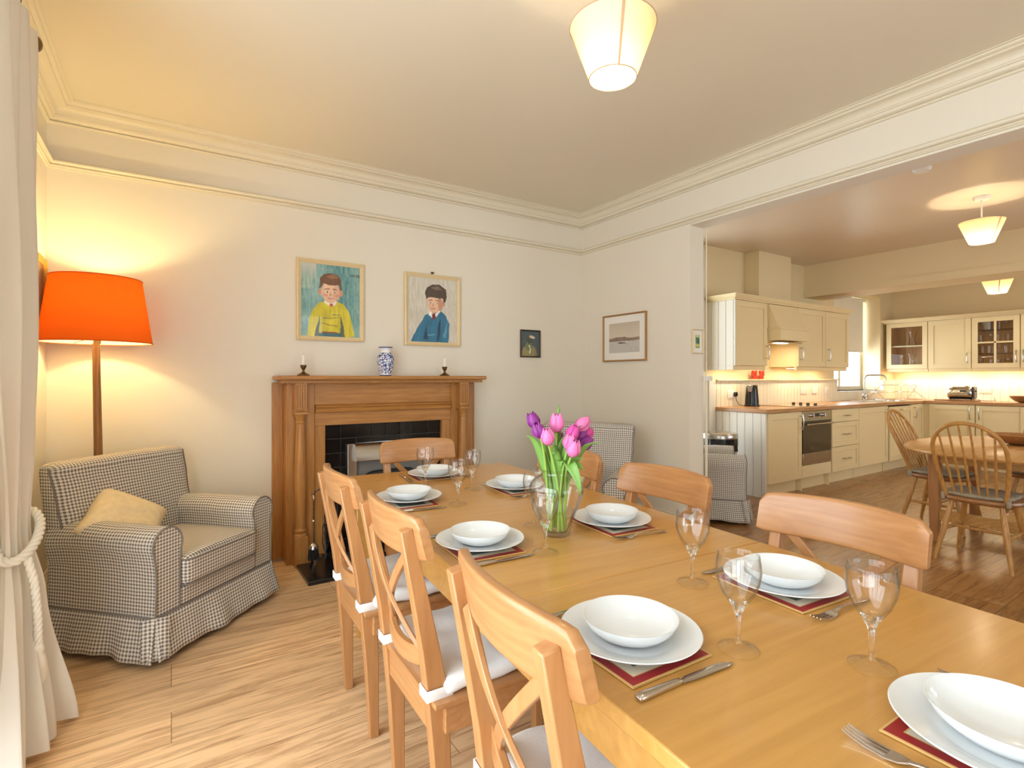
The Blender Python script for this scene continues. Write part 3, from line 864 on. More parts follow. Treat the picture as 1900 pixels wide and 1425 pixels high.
def make_glass():
    m = MB()
    # outer wall from foot upward, then inner wall back down to the bowl's floor
    pr = [(0.0345, 0.0004), (0.0350, 0.0012), (0.0345, 0.0022), (0.024, 0.0045), (0.010, 0.0085), (0.0048, 0.014), (0.0040, 0.030), (0.0042, 0.052), (0.0062, 0.066), (0.0105, 0.074), (0.0165, 0.084), (0.0275, 0.100), (0.0355, 0.120), (0.0385, 0.138), (0.0375, 0.154), (0.0354, 0.1665), (0.0352, 0.168),
          (0.0346, 0.1686), (0.0340, 0.168), (0.0362, 0.154), (0.0371, 0.138), (0.0340, 0.120), (0.0258, 0.101), (0.0150, 0.088), (0.0060, 0.084), (0.0, 0.083)]
    m.lathe([(max(r, 1e-5), z) for r, z in pr], seg=48)
    m.b.faces.ensure_lookup_table()
    for f in m.b.faces:
        c = f.calc_center_median(); r = math.hypot(c.x, c.y)
        if 0.010 < c.z < 0.086 and r < 0.019: f.material_index = 1
    o = m.build('wine_glass', ['glass', 'stemglass'], smooth=70)
    return o

mat0, plate0, bowl0, knife0, fork0, glass0 = make_mat(), make_plate(), make_bowl(), make_knife(), make_fork(), make_glass()
D4 = math.radians(-4.4)
settings = [  # x, y, facing angle, where
    (0.690, 0.680, 0.0 + D4 * .4, 'left side of the table, nearest the camera'),
    (0.730, 1.295, 0.0 + D4, 'left side of the table, middle place'),
    (0.760, 1.900, 0.0 + D4, 'left side of the table, farthest place'),
    (1.172, 0.668, PI + D4, 'right side of the table, nearest the camera'),
    (1.205, 1.250, PI + D4, 'right side of the table, beside the tulip vase'),
    (1.240, 1.868, PI + D4, 'right side of the table, behind the tulip vase'),
    (1.068, 2.325, -PI / 2 + D4, 'far end of the table by the fireplace'),
    (0.914, 0.226, PI / 2 + D4 * .3, 'near end, bottom right corner of the view'),
]
lab = dict(mat='red-bordered placemat at the ', plate='white dinner plate at the ', bowl='white bowl on the plate at the ',
           knife='steel knife at the ', fork='steel fork at the ')
glabs = ['nearest the camera, right of the bottom left setting', 'in the middle, overlapping the tulip vase', 'near the far-left plate, middle of three by the fireplace']


def place(o, first, loc, rz, label, cat, group):
    c = o if first else copy_tree(o)
    c.location = loc; c.rotation_euler = (0, 0, rz); tag(c, label, cat, group)
    return c
pofs = [(.014, .004), (.012, .010), (.016, .025), (.012, .002), (.010, .012), (.006, .02), (0, .0), (0, -.008)]
for i, (x, y, a, wh) in enumerate(settings):
    f = i == 0
    ca, sa = math.cos(a), math.sin(a)
    def L(u, v): return (x + ca * u - sa * v, y + sa * u + ca * v)
    place(mat0, f, (x, y, TZ + 0.0003), a, lab['mat'] + wh, 'placemat', 'red placemats on the long table')
    px, py = x + pofs[i][0], y + pofs[i][1]
    place(plate0, f, (px, py, TZ + 0.0046), 0, lab['plate'] + wh, 'plate', 'white dinner plates')
    place(bowl0, f, (px, py, TZ + 0.0090), 0, lab['bowl'] + wh, 'bowl', 'white bowls on the plates')
    # sitter faces local +x ; left hand is +y -> fork, right hand -y -> knife
    if i == 7:
        kx, ky = 1.042, 0.235; fx, fy = 0.762, 0.245
    else:
        (kx, ky), (fx, fy) = L(0.0, -0.140), L(0.005, 0.140)
    place(knife0, f, (kx, ky, TZ + 0.0004), a + (0.05 if i in (1, 3) else -0.03), lab['knife'] + wh, 'knife', 'table knives laid on the long table')
    place(fork0, f, (fx, fy, TZ + 0.0004), a + (0.04 if i % 2 else -0.05), lab['fork'] + wh, 'fork', 'table forks laid on the long table')
gp = [((1370, 1205), 'wine glass in the foreground, overlapping the nearest right-hand plate'), ((1617, 1237), 'wine glass farthest right, standing alone near the front of the table'),
      ((1285, 1082), 'wine glass between the tulip vase and the nearest right-hand plate'), ((1012, 1025), 'wine glass standing directly in front of the tulip vase'),
      ((789, 902), 'wine glass beside the far end plate, leftmost of the three by the fireplace'), ((850, 936), 'wine glass in the middle, nearest of the three at the far end'),
      ((876, 908), 'wine glass rightmost of the three at the far end'), ((992, 975), 'wine glass seen through the vase, behind it on the left')]
for i, ((u, v), lb) in enumerate(gp):
    d = (TZ - CAM_H) * F_PX / (700 - v); s_ = (u - 950) / F_PX * d
    place(glass0, i == 0, (d * math.sin(YAW) + s_ * math.cos(YAW), d * math.cos(YAW) - s_ * math.sin(YAW), TZ + 0.0003), 0.3 * i, lb, 'wine glass', 'clear wine glasses on the long table')

# ================================================================== TULIPS IN A GLASS VASE
VX, VY = 0.985, 1.262
vz = thing('glass_vase', (VX, VY, TZ + 0.0004), 0, 'clear round-bellied glass vase half filled with water, holding tulips', 'vase')
outer = [(0.0, 0.0), (0.036, 0.0), (0.040, 0.003), (0.046, 0.030), (0.058, 0.065), (0.074, 0.105), (0.084, 0.135), (0.083, 0.150), (0.074, 0.166), (0.056, 0.178), (0.046, 0.186), (0.044, 0.192), (0.050, 0.201)]
inner = [(0.0475, 0.201), (0.0415, 0.192), (0.0435, 0.185), (0.054, 0.176), (0.071, 0.164), (0.0800, 0.149), (0.081, 0.135), (0.071, 0.105), (0.055, 0.066), (0.042, 0.032), (0.034, 0.012), (0.0, 0.010)]
m = MB(); m.lathe([(max(r, 1e-5), z) for r, z in outer + inner], seg=56); m.build('vase_body', 'glass', vz, smooth=70)
wp = [(0.0, 0.0112), (0.033, 0.0132), (0.0412, 0.033), (0.054, 0.067), (0.0585, 0.075), (0.0, 0.0755)]
m = MB(); m.lathe([(max(r, 1e-5), z) for r, z in wp], seg=48); m.build('water', 'water', vz, smooth=60)


def petal(m, base, axis_m, R, Hh, ang, wid, closed, tip):
    rows = []
    for i in range(9):
        v = i / 8
        # radius of the cup at height v
        r = R * (0.30 + 0.70 * math.sin(min(v / 0.42, 1) * PI / 2)) * (1 - closed * max(0, (v - 0.42) / 0.58) ** 1.7)
        hw = wid * (0.75 + 0.4 * v) * (1 - max(0, (v - 0.62) / 0.38) ** 2.4 * 0.80)
        row = []
        for j in range(7):
            u = -1 + 2 * j / 6
            a = ang + u * hw
            rr = r * (1 - 0.10 * abs(u) * v)
            z = Hh * v - 0.012 * abs(u) ** 2 * v * tip
            row.append(base + axis_m @ Vector((rr * math.cos(a), rr * math.sin(a), z)))
        rows.append(row)
    m.quadgrid(rows)


def leaf(m, P, wmax, side):
    P = [Vector(p) for p in P]; n = 14; rows = []
    def bez(t):
        q = P[:]
        while len(q) > 1: q = [q[k].lerp(q[k + 1], t) for k in range(len(q) - 1)]
        return q[0]
    for i in range(n + 1):
        t = i / n; c = bez(t); tg = (bez(min(1, t + 0.02)) - bez(max(0, t - 0.02))).normalized()
        sd = Vector(side); sd = (sd - tg * sd.dot(tg)).normalized(); nn = tg.cross(sd)
        hw = wmax * (math.sin(PI * (0.10 + 0.90 * t)) ** 0.8 if t < 1 else 0.0) + 0.0005
        rows.append([c + sd * hw * u + nn * (hw * 0.35 * (abs(u) ** 2)) for u in (-1, -0.5, 0, 0.5, 1)])
    m.quadgrid(rows)

# head pixel position, size, colour, which-one label
heads = [((990, 781), 1.0, 'purple', 'deep purple tulip, upper left of the bunch', -0.02), ((999, 799), 1.0, 'purple', 'violet purple tulip just below the upper left purple one', -0.05),
         ((1016, 811), 1.05, 'pink', 'pink tulip at the left front of the bunch', -0.06), ((1033, 786), 1.15, 'pink', 'tall pale pink tulip at the top centre', 0.0),
         ((1039, 814), 0.8, 'purple', 'small dark purple tulip deep in the centre of the bunch', 0.05), ((1062, 804), 1.0, 'magenta', 'magenta tulip right of centre, tipped to the side', -0.03),
         ((1080, 788), 1.1, 'pink', 'pink tulip at the upper right of the bunch', 0.03), ((1056, 820), 1.0, 'pink', 'pink tulip just behind the lowest front one', -0.04),
         ((1064, 833), 1.1, 'pink', 'large pink tulip lowest at the front right', -0.07), ((1077, 808), 0.9, 'purple', 'purple tulip tucked behind the right-hand pinks', 0.03),
         ((1089, 806), 0.95, 'magenta', 'rose tulip half hidden at the far right', 0.06), ((1087, 823), 1.0, 'purple', 'purple tulip leaning lowest to the right edge', 0.02)]
Fv = Vector((math.sin(YAW), math.cos(YAW), 0)); Rv = Vector((math.cos(YAW), -math.sin(YAW), 0))
base_d = VX * Fv.x + VY * Fv.y
for i, ((u, v), sz, col, lb, dd) in enumerate(heads):
    d = base_d + dd
    H = Fv * d + Rv * ((u - 950) / F_PX * d) + Vector((0, 0, CAM_H + (700 - v) / F_PX * d))
    t = thing('tulip', (VX, VY, TZ + 0.014), 0, lb + ', in the glass vase', 'tulip', 'cut tulips in the glass vase')
    O = Vector((VX, VY, TZ + 0.014)); Hl = H - O
    ang = i * 2.4; fr = 0.020 + 0.008 * (i % 3) / 2
    foot = Vector((fr * math.cos(ang), fr * math.sin(ang), 0.002))
    neck = Vector((Hl.x * 0.20 + 0.016 * math.cos(ang), Hl.y * 0.20 + 0.016 * math.sin(ang), 0.18))
    out = Vector((Hl.x, Hl.y, 0)); ax = Vector((Hl.x * (2.0 if i in (5, 6, 8, 11, 10) else 0.7), Hl.y * 0.7, 0.12)).normalized()
    hb = Hl - ax * 0.022 * sz
    pts = []
    for k in range(15):
        s_ = k / 14
        a_ = foot.lerp(neck, s_); b_ = neck.lerp(hb - ax * 0.03, s_); c_ = (hb - ax * 0.03).lerp(hb, s_)
        pts.append((a_.lerp(b_, s_)).lerp(b_.lerp(c_, s_), s_))
    m = MB(); m.tube(pts, 0.0036, 8); m.build('stem', 'green2', t, smooth=60)
    q = Vector((0, 0, 1)).rotation_difference(ax).to_matrix()
    m = MB()
    for k in range(6):
        inner_ = k >= 3
        petal(m, hb - ax * 0.002, q, (0.0185 if inner_ else 0.0205) * sz, (0.050 if inner_ else 0.053) * sz, 2 * PI * (k % 3) / 3 + (PI / 3 if inner_ else 0) + i, 1.0, 0.62 if i % 3 else 0.5, 0.35)
    m.build('flower_head', col, t, smooth=70, solid=0.0008, recalc=False)
    # one long leaf on each stem
    la = [2.6, 3.5, 4.3, 1.2, 0.4, 5.0, 5.9, 4.7, 5.4, 0.9, 5.7, 5.2][i]
    ld = Rv * math.cos(la) + Fv * math.sin(la) * 0.6
    hgt = [0.30, 0.27, 0.22, 0.36, 0.27, 0.24, 0.30, 0.18, 0.17, 0.27, 0.25, 0.20][i]
    rch = [0.075, 0.055, 0.035, 0.02, 0.04, 0.05, 0.06, 0.03, 0.07, 0.05, 0.09, 0.10][i]
    b0 = neck * 0.55; b0.z = 0.10
    m = MB(); leaf(m, [b0, neck + ld * 0.015 + Vector((0, 0, 0.02)), neck * 0.9 + ld * rch * 0.6 + Vector((0, 0, hgt * 0.45)), Vector((neck.x, neck.y, 0)) + ld * rch * 1.3 + Vector((0, 0, hgt + 0.02))], 0.0125 + 0.002 * (i % 3), Vector((-ld.y, ld.x, 0)) * 0.6 + Rv * 0.9)
    m.build('leaf', 'green1', t, smooth=70, solid=0.0009, recalc=False)
    if i % 2 == 0 or i > 8:
        la2 = la + 1.9; ld = Rv * math.cos(la2) + Fv * math.sin(la2) * 0.6; rc2 = 0.03 + 0.012 * (i % 4)
        m = MB(); leaf(m, [b0, neck + ld * 0.012 + Vector((0, 0, 0.01)), neck * 0.9 + ld * rc2 * 0.5 + Vector((0, 0, hgt * 0.35)), Vector((neck.x, neck.y, 0)) + ld * rc2 * 1.3 + Vector((0, 0, hgt * 0.86))], 0.0115, Vector((-ld.y, ld.x, 0)) * 0.5 + Rv)
        m.build('leaf', 'green1', t, smooth=70, solid=0.0009, recalc=False)
# broad leaf folded down over the rim, part of the lowest pink tulip
m = MB()
O = Vector((VX, VY, TZ + 0.014))
leaf(m, [Rv * 0.02 + Vector((0, 0, 0.15)), Rv * 0.01 - Fv * 0.03 + Vector((0, 0, 0.24)), Rv * 0.055 - Fv * 0.07 + Vector((0, 0, 0.225)), Rv * 0.065 - Fv * 0.066 + Vector((0, 0, 0.12))], 0.017, Rv - Fv * .3)
pt = [o for o in bpy.data.objects if o.name.startswith('tulip') and o.get('label', '').startswith('large pink')][0]
m.build('folded_leaf', 'green1', pt, smooth=70, solid=0.0009, recalc=False)


# ================================================================== CURTAIN, POLE, PICTURE, LAMP
m = MB(); rows = []
NU, NV = 120, 60
def lerp(a, b, t): return a + (b - a) * t
def keyed(keys, z):
    for (z0, v0), (z1, v1) in zip(keys, keys[1:]):
        if z0 >= z >= z1:
            t = (z0 - z) / (z0 - z1); t = t * t * (3 - 2 * t)
            return tuple(lerp(a, b, t) for a, b in zip(v0, v1))
    return keys[-1][1]
KA = [(2.62, (-0.43, 1.98)), (2.40, (-0.43, 1.98)), (1.3, (-0.45, 2.16)), (0.68, (-0.485, 2.44)), (0.35, (-0.46, 2.28)), (0.0, (-0.44, 2.02))]
KB = [(2.62, (-0.43, 2.545)), (2.40, (-0.43, 2.575)), (1.5, (-0.44, 2.645)), (1.0, (-0.445, 2.635)), (0.68, (-0.45, 2.59)), (0.45, (-0.415, 2.565)), (0.0, (-0.345, 2.45))]
KW = [(2.62, (0.020,)), (2.40, (0.022,)), (1.3, (0.030,)), (0.68, (0.022,)), (0.4, (0.035,)), (0.0, (0.058,))]
for i in range(NV + 1):
    z = 2.482 - 2.467 * i / NV
    a = keyed(KA, z); b_ = keyed(KB, z); w_ = keyed(KW, z)[0]
    ax_, ay_ = b_[0] - a[0], b_[1] - a[1]; L_ = math.hypot(ax_, ay_); nx, ny = ay_ / L_, -ax_ / L_
    row = []
    for j in range(NU + 1):
        u = j / NU
        fold = math.sin(u * 2 * PI * 4.2 + 0.7 * math.sin(z * 1.2) + u * 1.5) + 0.22 * math.sin(u * 41 + z * 2.3) + 0.3 * math.sin(u * 13 - z * 1.1)
        if z > 2.3: fold = lerp(fold, math.copysign(abs(math.sin(u * 2 * PI * 4.2 + u * 1.5)) ** 0.5, math.sin(u * 2 * PI * 4.2 + u * 1.5)), min(1, (z - 2.3) / 0.2))
        flare = 0.02 * max(0, (0.4 - z)) * math.sin(u * 9)
        row.append((a[0] + ax_ * u + nx * (w_ * fold + flare), a[1] + ay_ * u + ny * w_ * fold, z + (0.012 * math.sin(u * 17) if i == NV else 0)))
    rows.append(row)
m.quadgrid(rows)
cur = m.build('curtain', 'curtain', None, smooth=80, recalc=False)
tag(cur, 'long cream linen curtain at the left edge, tied back with a rope', 'curtain')

r_ = thing('curtain_pole', (-0.45, 0.5, 2.505), 0, 'dark brass curtain pole with round end knob at the top left', 'curtain pole')
m = MB(); m.tube([(0, -1.9, 0), (0, 2.13, 0)], 0.013, 14); m.build('rod', 'brass', r_)
m = MB(); m.ball((0, 2.172, 0), 0.036); m.tube([(0, 2.12, 0), (0, 2.145, 0)], 0.020, 14); m.build('finial', 'brass', r_)
for k, y in enumerate((2.095, 1.99, 1.88, 1.77)):
    m = MB(); m.tube([(0.024 * math.cos(a), y, 0.024 * math.sin(a) - 0.006) for a in [2 * PI * q / 20 for q in range(21)]], 0.0035, 8, caps=False); m.build('ring', 'brass', r_)
m = MB(); m.box(-0.12, 0.0, 1.60, 1.615, -0.012, 0.012); m.build('bracket', 'brass', r_)


def rope(m, pts, r):
    pts = [Vector(p) for p in pts]
    fine = []
    for a_, b_ in zip(pts, pts[1:]):
        for k in range(10): fine.append(a_.lerp(b_, k / 10))
    fine.append(pts[-1])
    # smooth
    for _ in range(6):
        fine = [fine[0]] + [(fine[k - 1] + fine[k] * 2 + fine[k + 1]) / 4 for k in range(1, len(fine) - 1)] + [fine[-1]]
    acc = 0; n = len(fine)
    for st in range(3):
        P = []; acc = 0
        for k in range(n):
            if k: acc += (fine[k] - fine[k - 1]).length
            t = (fine[min(k + 1, n - 1)] - fine[max(k - 1, 0)]).normalized()
            up = Vector((0, 0, 1)) if abs(t.z) < 0.8 else Vector((1, 0, 0))
            s1 = t.cross(up).normalized(); s2 = t.cross(s1)
            an = acc / (r * 5.2) * 2 * PI + st * 2 * PI / 3
            P.append(fine[k] + (s1 * math.cos(an) + s2 * math.sin(an)) * r * 0.55)
        m.tube(P, r * 0.62, 7)
tb_ = thing('curtain_tieback', (0, 0, 0), 0, 'white twisted rope tieback with tassel around the cream curtain', 'tieback')
m = MB(); loop = []
for k in range(25):
    a_ = 2 * PI * k / 24
    loop.append((-0.465 + 0.055 * math.sin(a_) + 0.01, 2.515 + 0.115 * math.cos(a_), 0.665 + 0.065 * math.cos(a_)))
rope(m, loop, 0.014); m.build('rope', 'rope', tb_, smooth=80)
m = MB(); rope(m, [(-0.415, 2.42, 0.60), (-0.395, 2.405, 0.52), (-0.385, 2.40, 0.40), (-0.385, 2.40, 0.30)], 0.012)
m.build('cord', 'rope', tb_, smooth=80)
m = MB(); m.lathe([(0.003, 0.31), (0.016, 0.30), (0.018, 0.285), (0.014, 0.275), (0.022, 0.26), (0.028, 0.17), (0.026, 0.165), (0.002, 0.166)], -0.385, 2.40, 20); m.build('tassel', 'rope', tb_, smooth=60)

# floor lamp
fl = thing('floor_lamp', (-0.322, 3.44, 0), 0, 'tall wooden floor lamp with a large glowing orange drum shade, in the corner', 'floor lamp')
m = MB(); m.lathe([(0.001, 0), (0.108, 0), (0.112, 0.008), (0.108, 0.018), (0.060, 0.028), (0.024, 0.050)], seg=32); m.build('base', 'lampwood', fl)
m = MB(); m.tube([(0.006 * math.sin(z * 3), 0, 0.05 + z) for z in [0.15 * k for k in range(10)]], [0.022 - 0.0006 * k for k in range(10)], 12); m.build('pole', 'lampwood', fl, smooth=60)
m = MB(); m.lathe([(0.238, 1.405), (0.192, 1.735)], seg=64); m.build('lamp_shade', 'shadeo', fl, recalc=False)
m = MB(); m.lathe([(0.2355, 1.4065), (0.1895, 1.7335)], seg=64); m.build('shade_lining', 'shadel', fl, recalc=False)
m = MB(); m.tube([(0.238 * math.cos(a), 0.238 * math.sin(a), 1.405) for a in [2 * PI * k / 64 for k in range(65)]], 0.0025, 6, caps=False)
m.build('shade_ring', 'shadeo', fl); m = MB()
m.tube([(0.192 * math.cos(a), 0.192 * math.sin(a), 1.735) for a in [2 * PI * k / 64 for k in range(65)]], 0.0025, 6, caps=False)
m.build('shade_ring', 'shadeo', fl); m = MB()
for k in range(3): m.tube([(0, 0, 1.44), (0.236 * math.cos(k * 2.094), 0.236 * math.sin(k * 2.094), 1.41)], 0.002, 6)
m.build('shade_spider', 'brass', fl)
m = MB(); m.tube([(0, 0, 1.40), (0, 0, 1.49)], 0.016, 12); m.build('lamp_holder', 'brass', fl)
m = MB(); m.ball((0, 0, 1.545), 0.03); m.tube([(0, 0, 1.488), (0, 0, 1.525)], 0.013, 12); m.build('bulb', 'bulbo', fl)
bulb_light('floor_lamp_light', (0, 0, 1.60), 20, (1.0, 0.82, 0.40), 0.035, fl)


def pendant(loc, rod, rt, rb, h, label, power, seams):
    t = thing('pendant_lamp', loc, 0, label, 'pendant lamp')
    m = MB(); m.lathe([(0.055, 0), (0.055, -0.012), (0.048, -0.028), (0.008, -0.030)], seg=32, cap0=True); m.build('ceiling_rose', 'plastic', t)
    m = MB(); m.tube([(0, 0, -0.02), (0, 0, -rod - 0.06)], 0.006, 10); m.build('rod', 'plastic', t)
    m = MB(); m.lathe([(rt, -rod), (rb, -rod - h)], seg=64); sh = m.build('lamp_shade', 'shadec', t, recalc=False)
    for rr, z in ((rt, -rod), (rb, -rod - h)):
        m = MB()
        m.tube([(rr * math.cos(a), rr * math.sin(a), z) for a in [2 * PI * k / 64 for k in range(65)]], 0.002, 6, caps=False)
        m.build('shade_ring', 'seam', sh)
    m = MB()
    for k in range(3): m.tube([(0, 0, -rod - 0.03), (rt * .97 * math.cos(k * 2.094), rt * .97 * math.sin(k * 2.094), -rod - 0.012)], 0.0018, 6)
    m.build('shade_spider', 'brass', sh)
    for sa in seams:
        m = MB(); rows = []
        for k in range(5):
            a = sa + (k - 2) * 0.020
            rows.append([((rt + 0.001) * math.cos(a), (rt + 0.001) * math.sin(a), -rod), ((rb + 0.001) * math.cos(a), (rb + 0.001) * math.sin(a), -rod - h)])
        m.quadgrid(rows); m.build('seam', 'seam', sh, recalc=False)
    m = MB(); m.tube([(0, 0, -rod - 0.02), (0, 0, -rod - 0.07)], 0.014, 12); m.build('lamp_holder', 'plastic', t)
    m = MB(); m.ball((0, 0, -rod - 0.105), 0.028); m.build('bulb', 'bulb', t)
    bulb_light('pendant_light', (0, 0, -rod - h * 0.72), power, WARM, 0.03, t)
    return t
pendant((1.267, 1.311, ZC), 0.293, 0.146, 0.080, 0.176, 'cream tapered pendant lamp over the long dining table', 12, [-2.09, 2.4])
pendant((5.448, 1.452, KZ), 0.199, 0.146, 0.080, 0.170, 'cream tapered pendant lamp hanging over the oval kitchen table', 34, [-2.0])
pendant((8.35, 2.08, KZ), 0.262, 0.150, 0.088, 0.170, 'cream pendant lamp partly hidden behind the ceiling beam in the kitchen', 26, [-2.75])


# ================================================================== PICTURES
def in_poly(x, y, P):
    c = False; j = len(P) - 1
    for i in range(len(P)):
        if (P[i][1] > y) != (P[j][1] > y) and x < (P[j][0] - P[i][0]) * (y - P[i][1]) / (P[j][1] - P[i][1]) + P[i][0]: c = not c
        j = i
    return c


def painter(shapes, bg, jit=0.012):
    def f(u, v):
        nx = noise.noise(Vector((u * 9, v * 9, 0))) * jit; ny = noise.noise(Vector((u * 9, v * 9, 5))) * jit
        x, y = u + nx, v + ny
        st = noise.noise(Vector((u * 26, v * 6, 1))) * 0.5 + noise.noise(Vector((u * 60, v * 20, 3))) * 0.35
        c = bg(u, v, st); amt = 0.0
        for s in shapes:
            if s[0] == 'e':
                ex, ey = (x - s[1]) / s[3], (y - s[2]) / s[4]
                hit = ex * ex + ey * ey < 1; col = s[5]
                if hit and s[3] > 0.1: col = tuple(k * (1.04 - 0.20 * max(0, ex + 0.1) ** 2 - 0.10 * ex * ex * ex * ex + 0.04 * ey) for k in col)
            else: hit = in_poly(x, y, s[1]); col = s[2]
            if hit: c = tuple(k * (1 + 0.22 * st) for k in col) if len(s) != 3 else tuple(k * (1 + 0.34 * st + 0.22 * noise.noise(Vector((u * 7, v * 5, 9)))) for k in col)
        return c
    return f


def picture(name, origin, ux, W, Hh, fw, frame, mount, f, label, nx=150, depth=0.022, fd=0.006):
    """origin: lower left corner on the wall, ux: unit vector to the viewer's right"""
    ux = Vector(ux); uz = Vector((0, 0, 1)); n = ux.cross(uz)
    t = thing(name, (0, 0, 0), 0, label, 'picture'); t.location = origin; t.rotation_euler = (0, 0, math.atan2(ux.y, ux.x))
    # local: x right, -y out of the wall?  n = ux x uz = (uy, -ux) -> local -y
    m = MB()
    pr = [(0, 0.0), (0, depth), (fw * 0.35, depth + fd), (fw * 0.7, depth), (fw * 0.8, depth - 0.004), (fw, depth - 0.006), (fw, 0.004)]
    rows = [[(p, -d, p), (W - p, -d, p), (W - p, -d, Hh - p), (p, -d, Hh - p)] for p, d in pr]
    m.quadgrid(rows, closed_u=True); m.build('frame', frame, t, smooth=25)
    a = fw * 0.9; y = -(depth - 0.010)
    if mount:
        m = MB(); m.face([(a, y, a), (W - a, y, a), (W - a, y, Hh - a), (a, y, Hh - a)]); m.box(a, W - a, y, -0.002, a, Hh - a); m.build('mount', 'mount', t)
        a += mount; y -= 0.0012
    b = a if not isinstance(mount, tuple) else a
    ny = int(nx * (Hh - 2 * a) / (W - 2 * a)); m = MB()
    rows = [[(a + (W - 2 * a) * i / nx, y, a + (Hh - 2 * a) * j / ny) for i in range(nx + 1)] for j in range(ny + 1)]
    m.quadgrid(rows)
    m.box(a, W - a, y + 0.0005, -0.002 if not mount else y + 0.0010, a, Hh - a)
    o = m.build('painting', 'art', t, recalc=False)
    me = o.data; at = me.color_attributes.new(name='paint', type='FLOAT_COLOR', domain='POINT')
    for k, vt in enumerate(me.vertices):
        c = f((vt.co.x - a) / (W - 2 * a), (vt.co.z - a) / (Hh - 2 * a))
        at.data[k].color = (max(0, c[0]), max(0, c[1]), max(0, c[2]), 1)
    return t


def C(r, g, b): return rgb(r, g, b)[:3]


def mixc(a, b, t): t = max(0, min(1, t)); return tuple(x + (y - x) * t for x, y in zip(a, b))
sk1, sk2, hr1, hr2 = C(232, 190, 158), C(206, 150, 122), C(116, 78, 54), C(84, 56, 42)
yel, yel2, tl = C(212, 196, 54), C(168, 152, 60), C(60, 110, 116)
S1 = [('p', [(.10, .0), (.13, .22), (.20, .38), (.30, .47), (.42, .50), (.58, .50), (.70, .47), (.80, .38), (.86, .20), (.90, .02), (.74, .0), (.70, .10), (.66, .22), (.66, .06), (.30, .06), (.31, .22), (.28, .02), (.22, .0)], yel),
      ('p', [(.30, .06), (.31, .30), (.25, .12), (.22, .0), (.30, .0)], C(96, 104, 86)), ('p', [(.66, .06), (.655, .32), (.72, .12), (.74, .0), (.66, .0)], C(96, 104, 86)),
      ('p', [(.30, .0), (.30, .055), (.66, .055), (.68, .0)], tl), ('p', [(.34, .055), (.62, .055), (.62, .07), (.34, .075)], C(150, 70, 60)),
      ('p', [(.34, .17), (.60, .15), (.60, .17), (.34, .19)], yel2), ('p', [(.36, .24), (.64, .27), (.64, .285), (.36, .26)], yel2), ('p', [(.52, .30), (.64, .31), (.64, .325), (.52, .315)], C(130, 140, 100)),
      ('p', [(.41, .46), (.40, .56), (.57, .56), (.58, .46)], sk2), ('p', [(.38, .49), (.43, .53), (.49, .46), (.46, .43)], C(236, 232, 220)), ('p', [(.60, .49), (.57, .53), (.50, .46), (.55, .43)], C(236, 232, 220)),
      ('p', [(.465, .455), (.53, .455), (.515, .42), (.48, .42)], C(206, 66, 48)),
      ('e', .315, .615, .028, .045, sk2), ('e', .672, .615, .028, .045, sk2), ('e', .493, .625, .158, .155, sk1), ('e', .493, .52, .085, .055, sk1), ('e', .585, .60, .06, .10, mixc(sk1, sk2, .5)),
      ('e', .40, .575, .035, .02, C(230, 160, 136)), ('e', .60, .575, .035, .02, C(216, 150, 126)),
      ('p', [(.30, .66), (.31, .80), (.38, .865), (.50, .885), (.61, .86), (.67, .79), (.685, .66), (.655, .66), (.64, .73), (.56, .715), (.46, .71), (.36, .745), (.335, .68)], hr1),
      ('p', [(.40, .84), (.55, .87), (.63, .82), (.50, .80)], C(148, 104, 72)),
      ('e', .43, .626, .026, .011, C(240, 236, 228)), ('e', .557, .626, .026, .011, C(236, 230, 222)), ('e', .432, .626, .013, .011, C(70, 58, 50)), ('e', .558, .626, .013, .011, C(70, 58, 50)),
      ('p', [(.39, .655), (.47, .662), (.47, .670), (.39, .664)], hr2), ('p', [(.52, .662), (.60, .655), (.60, .664), (.52, .670)], hr2),
      ('p', [(.485, .62), (.472, .575), (.51, .57), (.50, .62)], sk2), ('e', .492, .535, .045, .012, C(188, 90, 80)), ('e', .492, .538, .030, .005, C(240, 230, 220))]


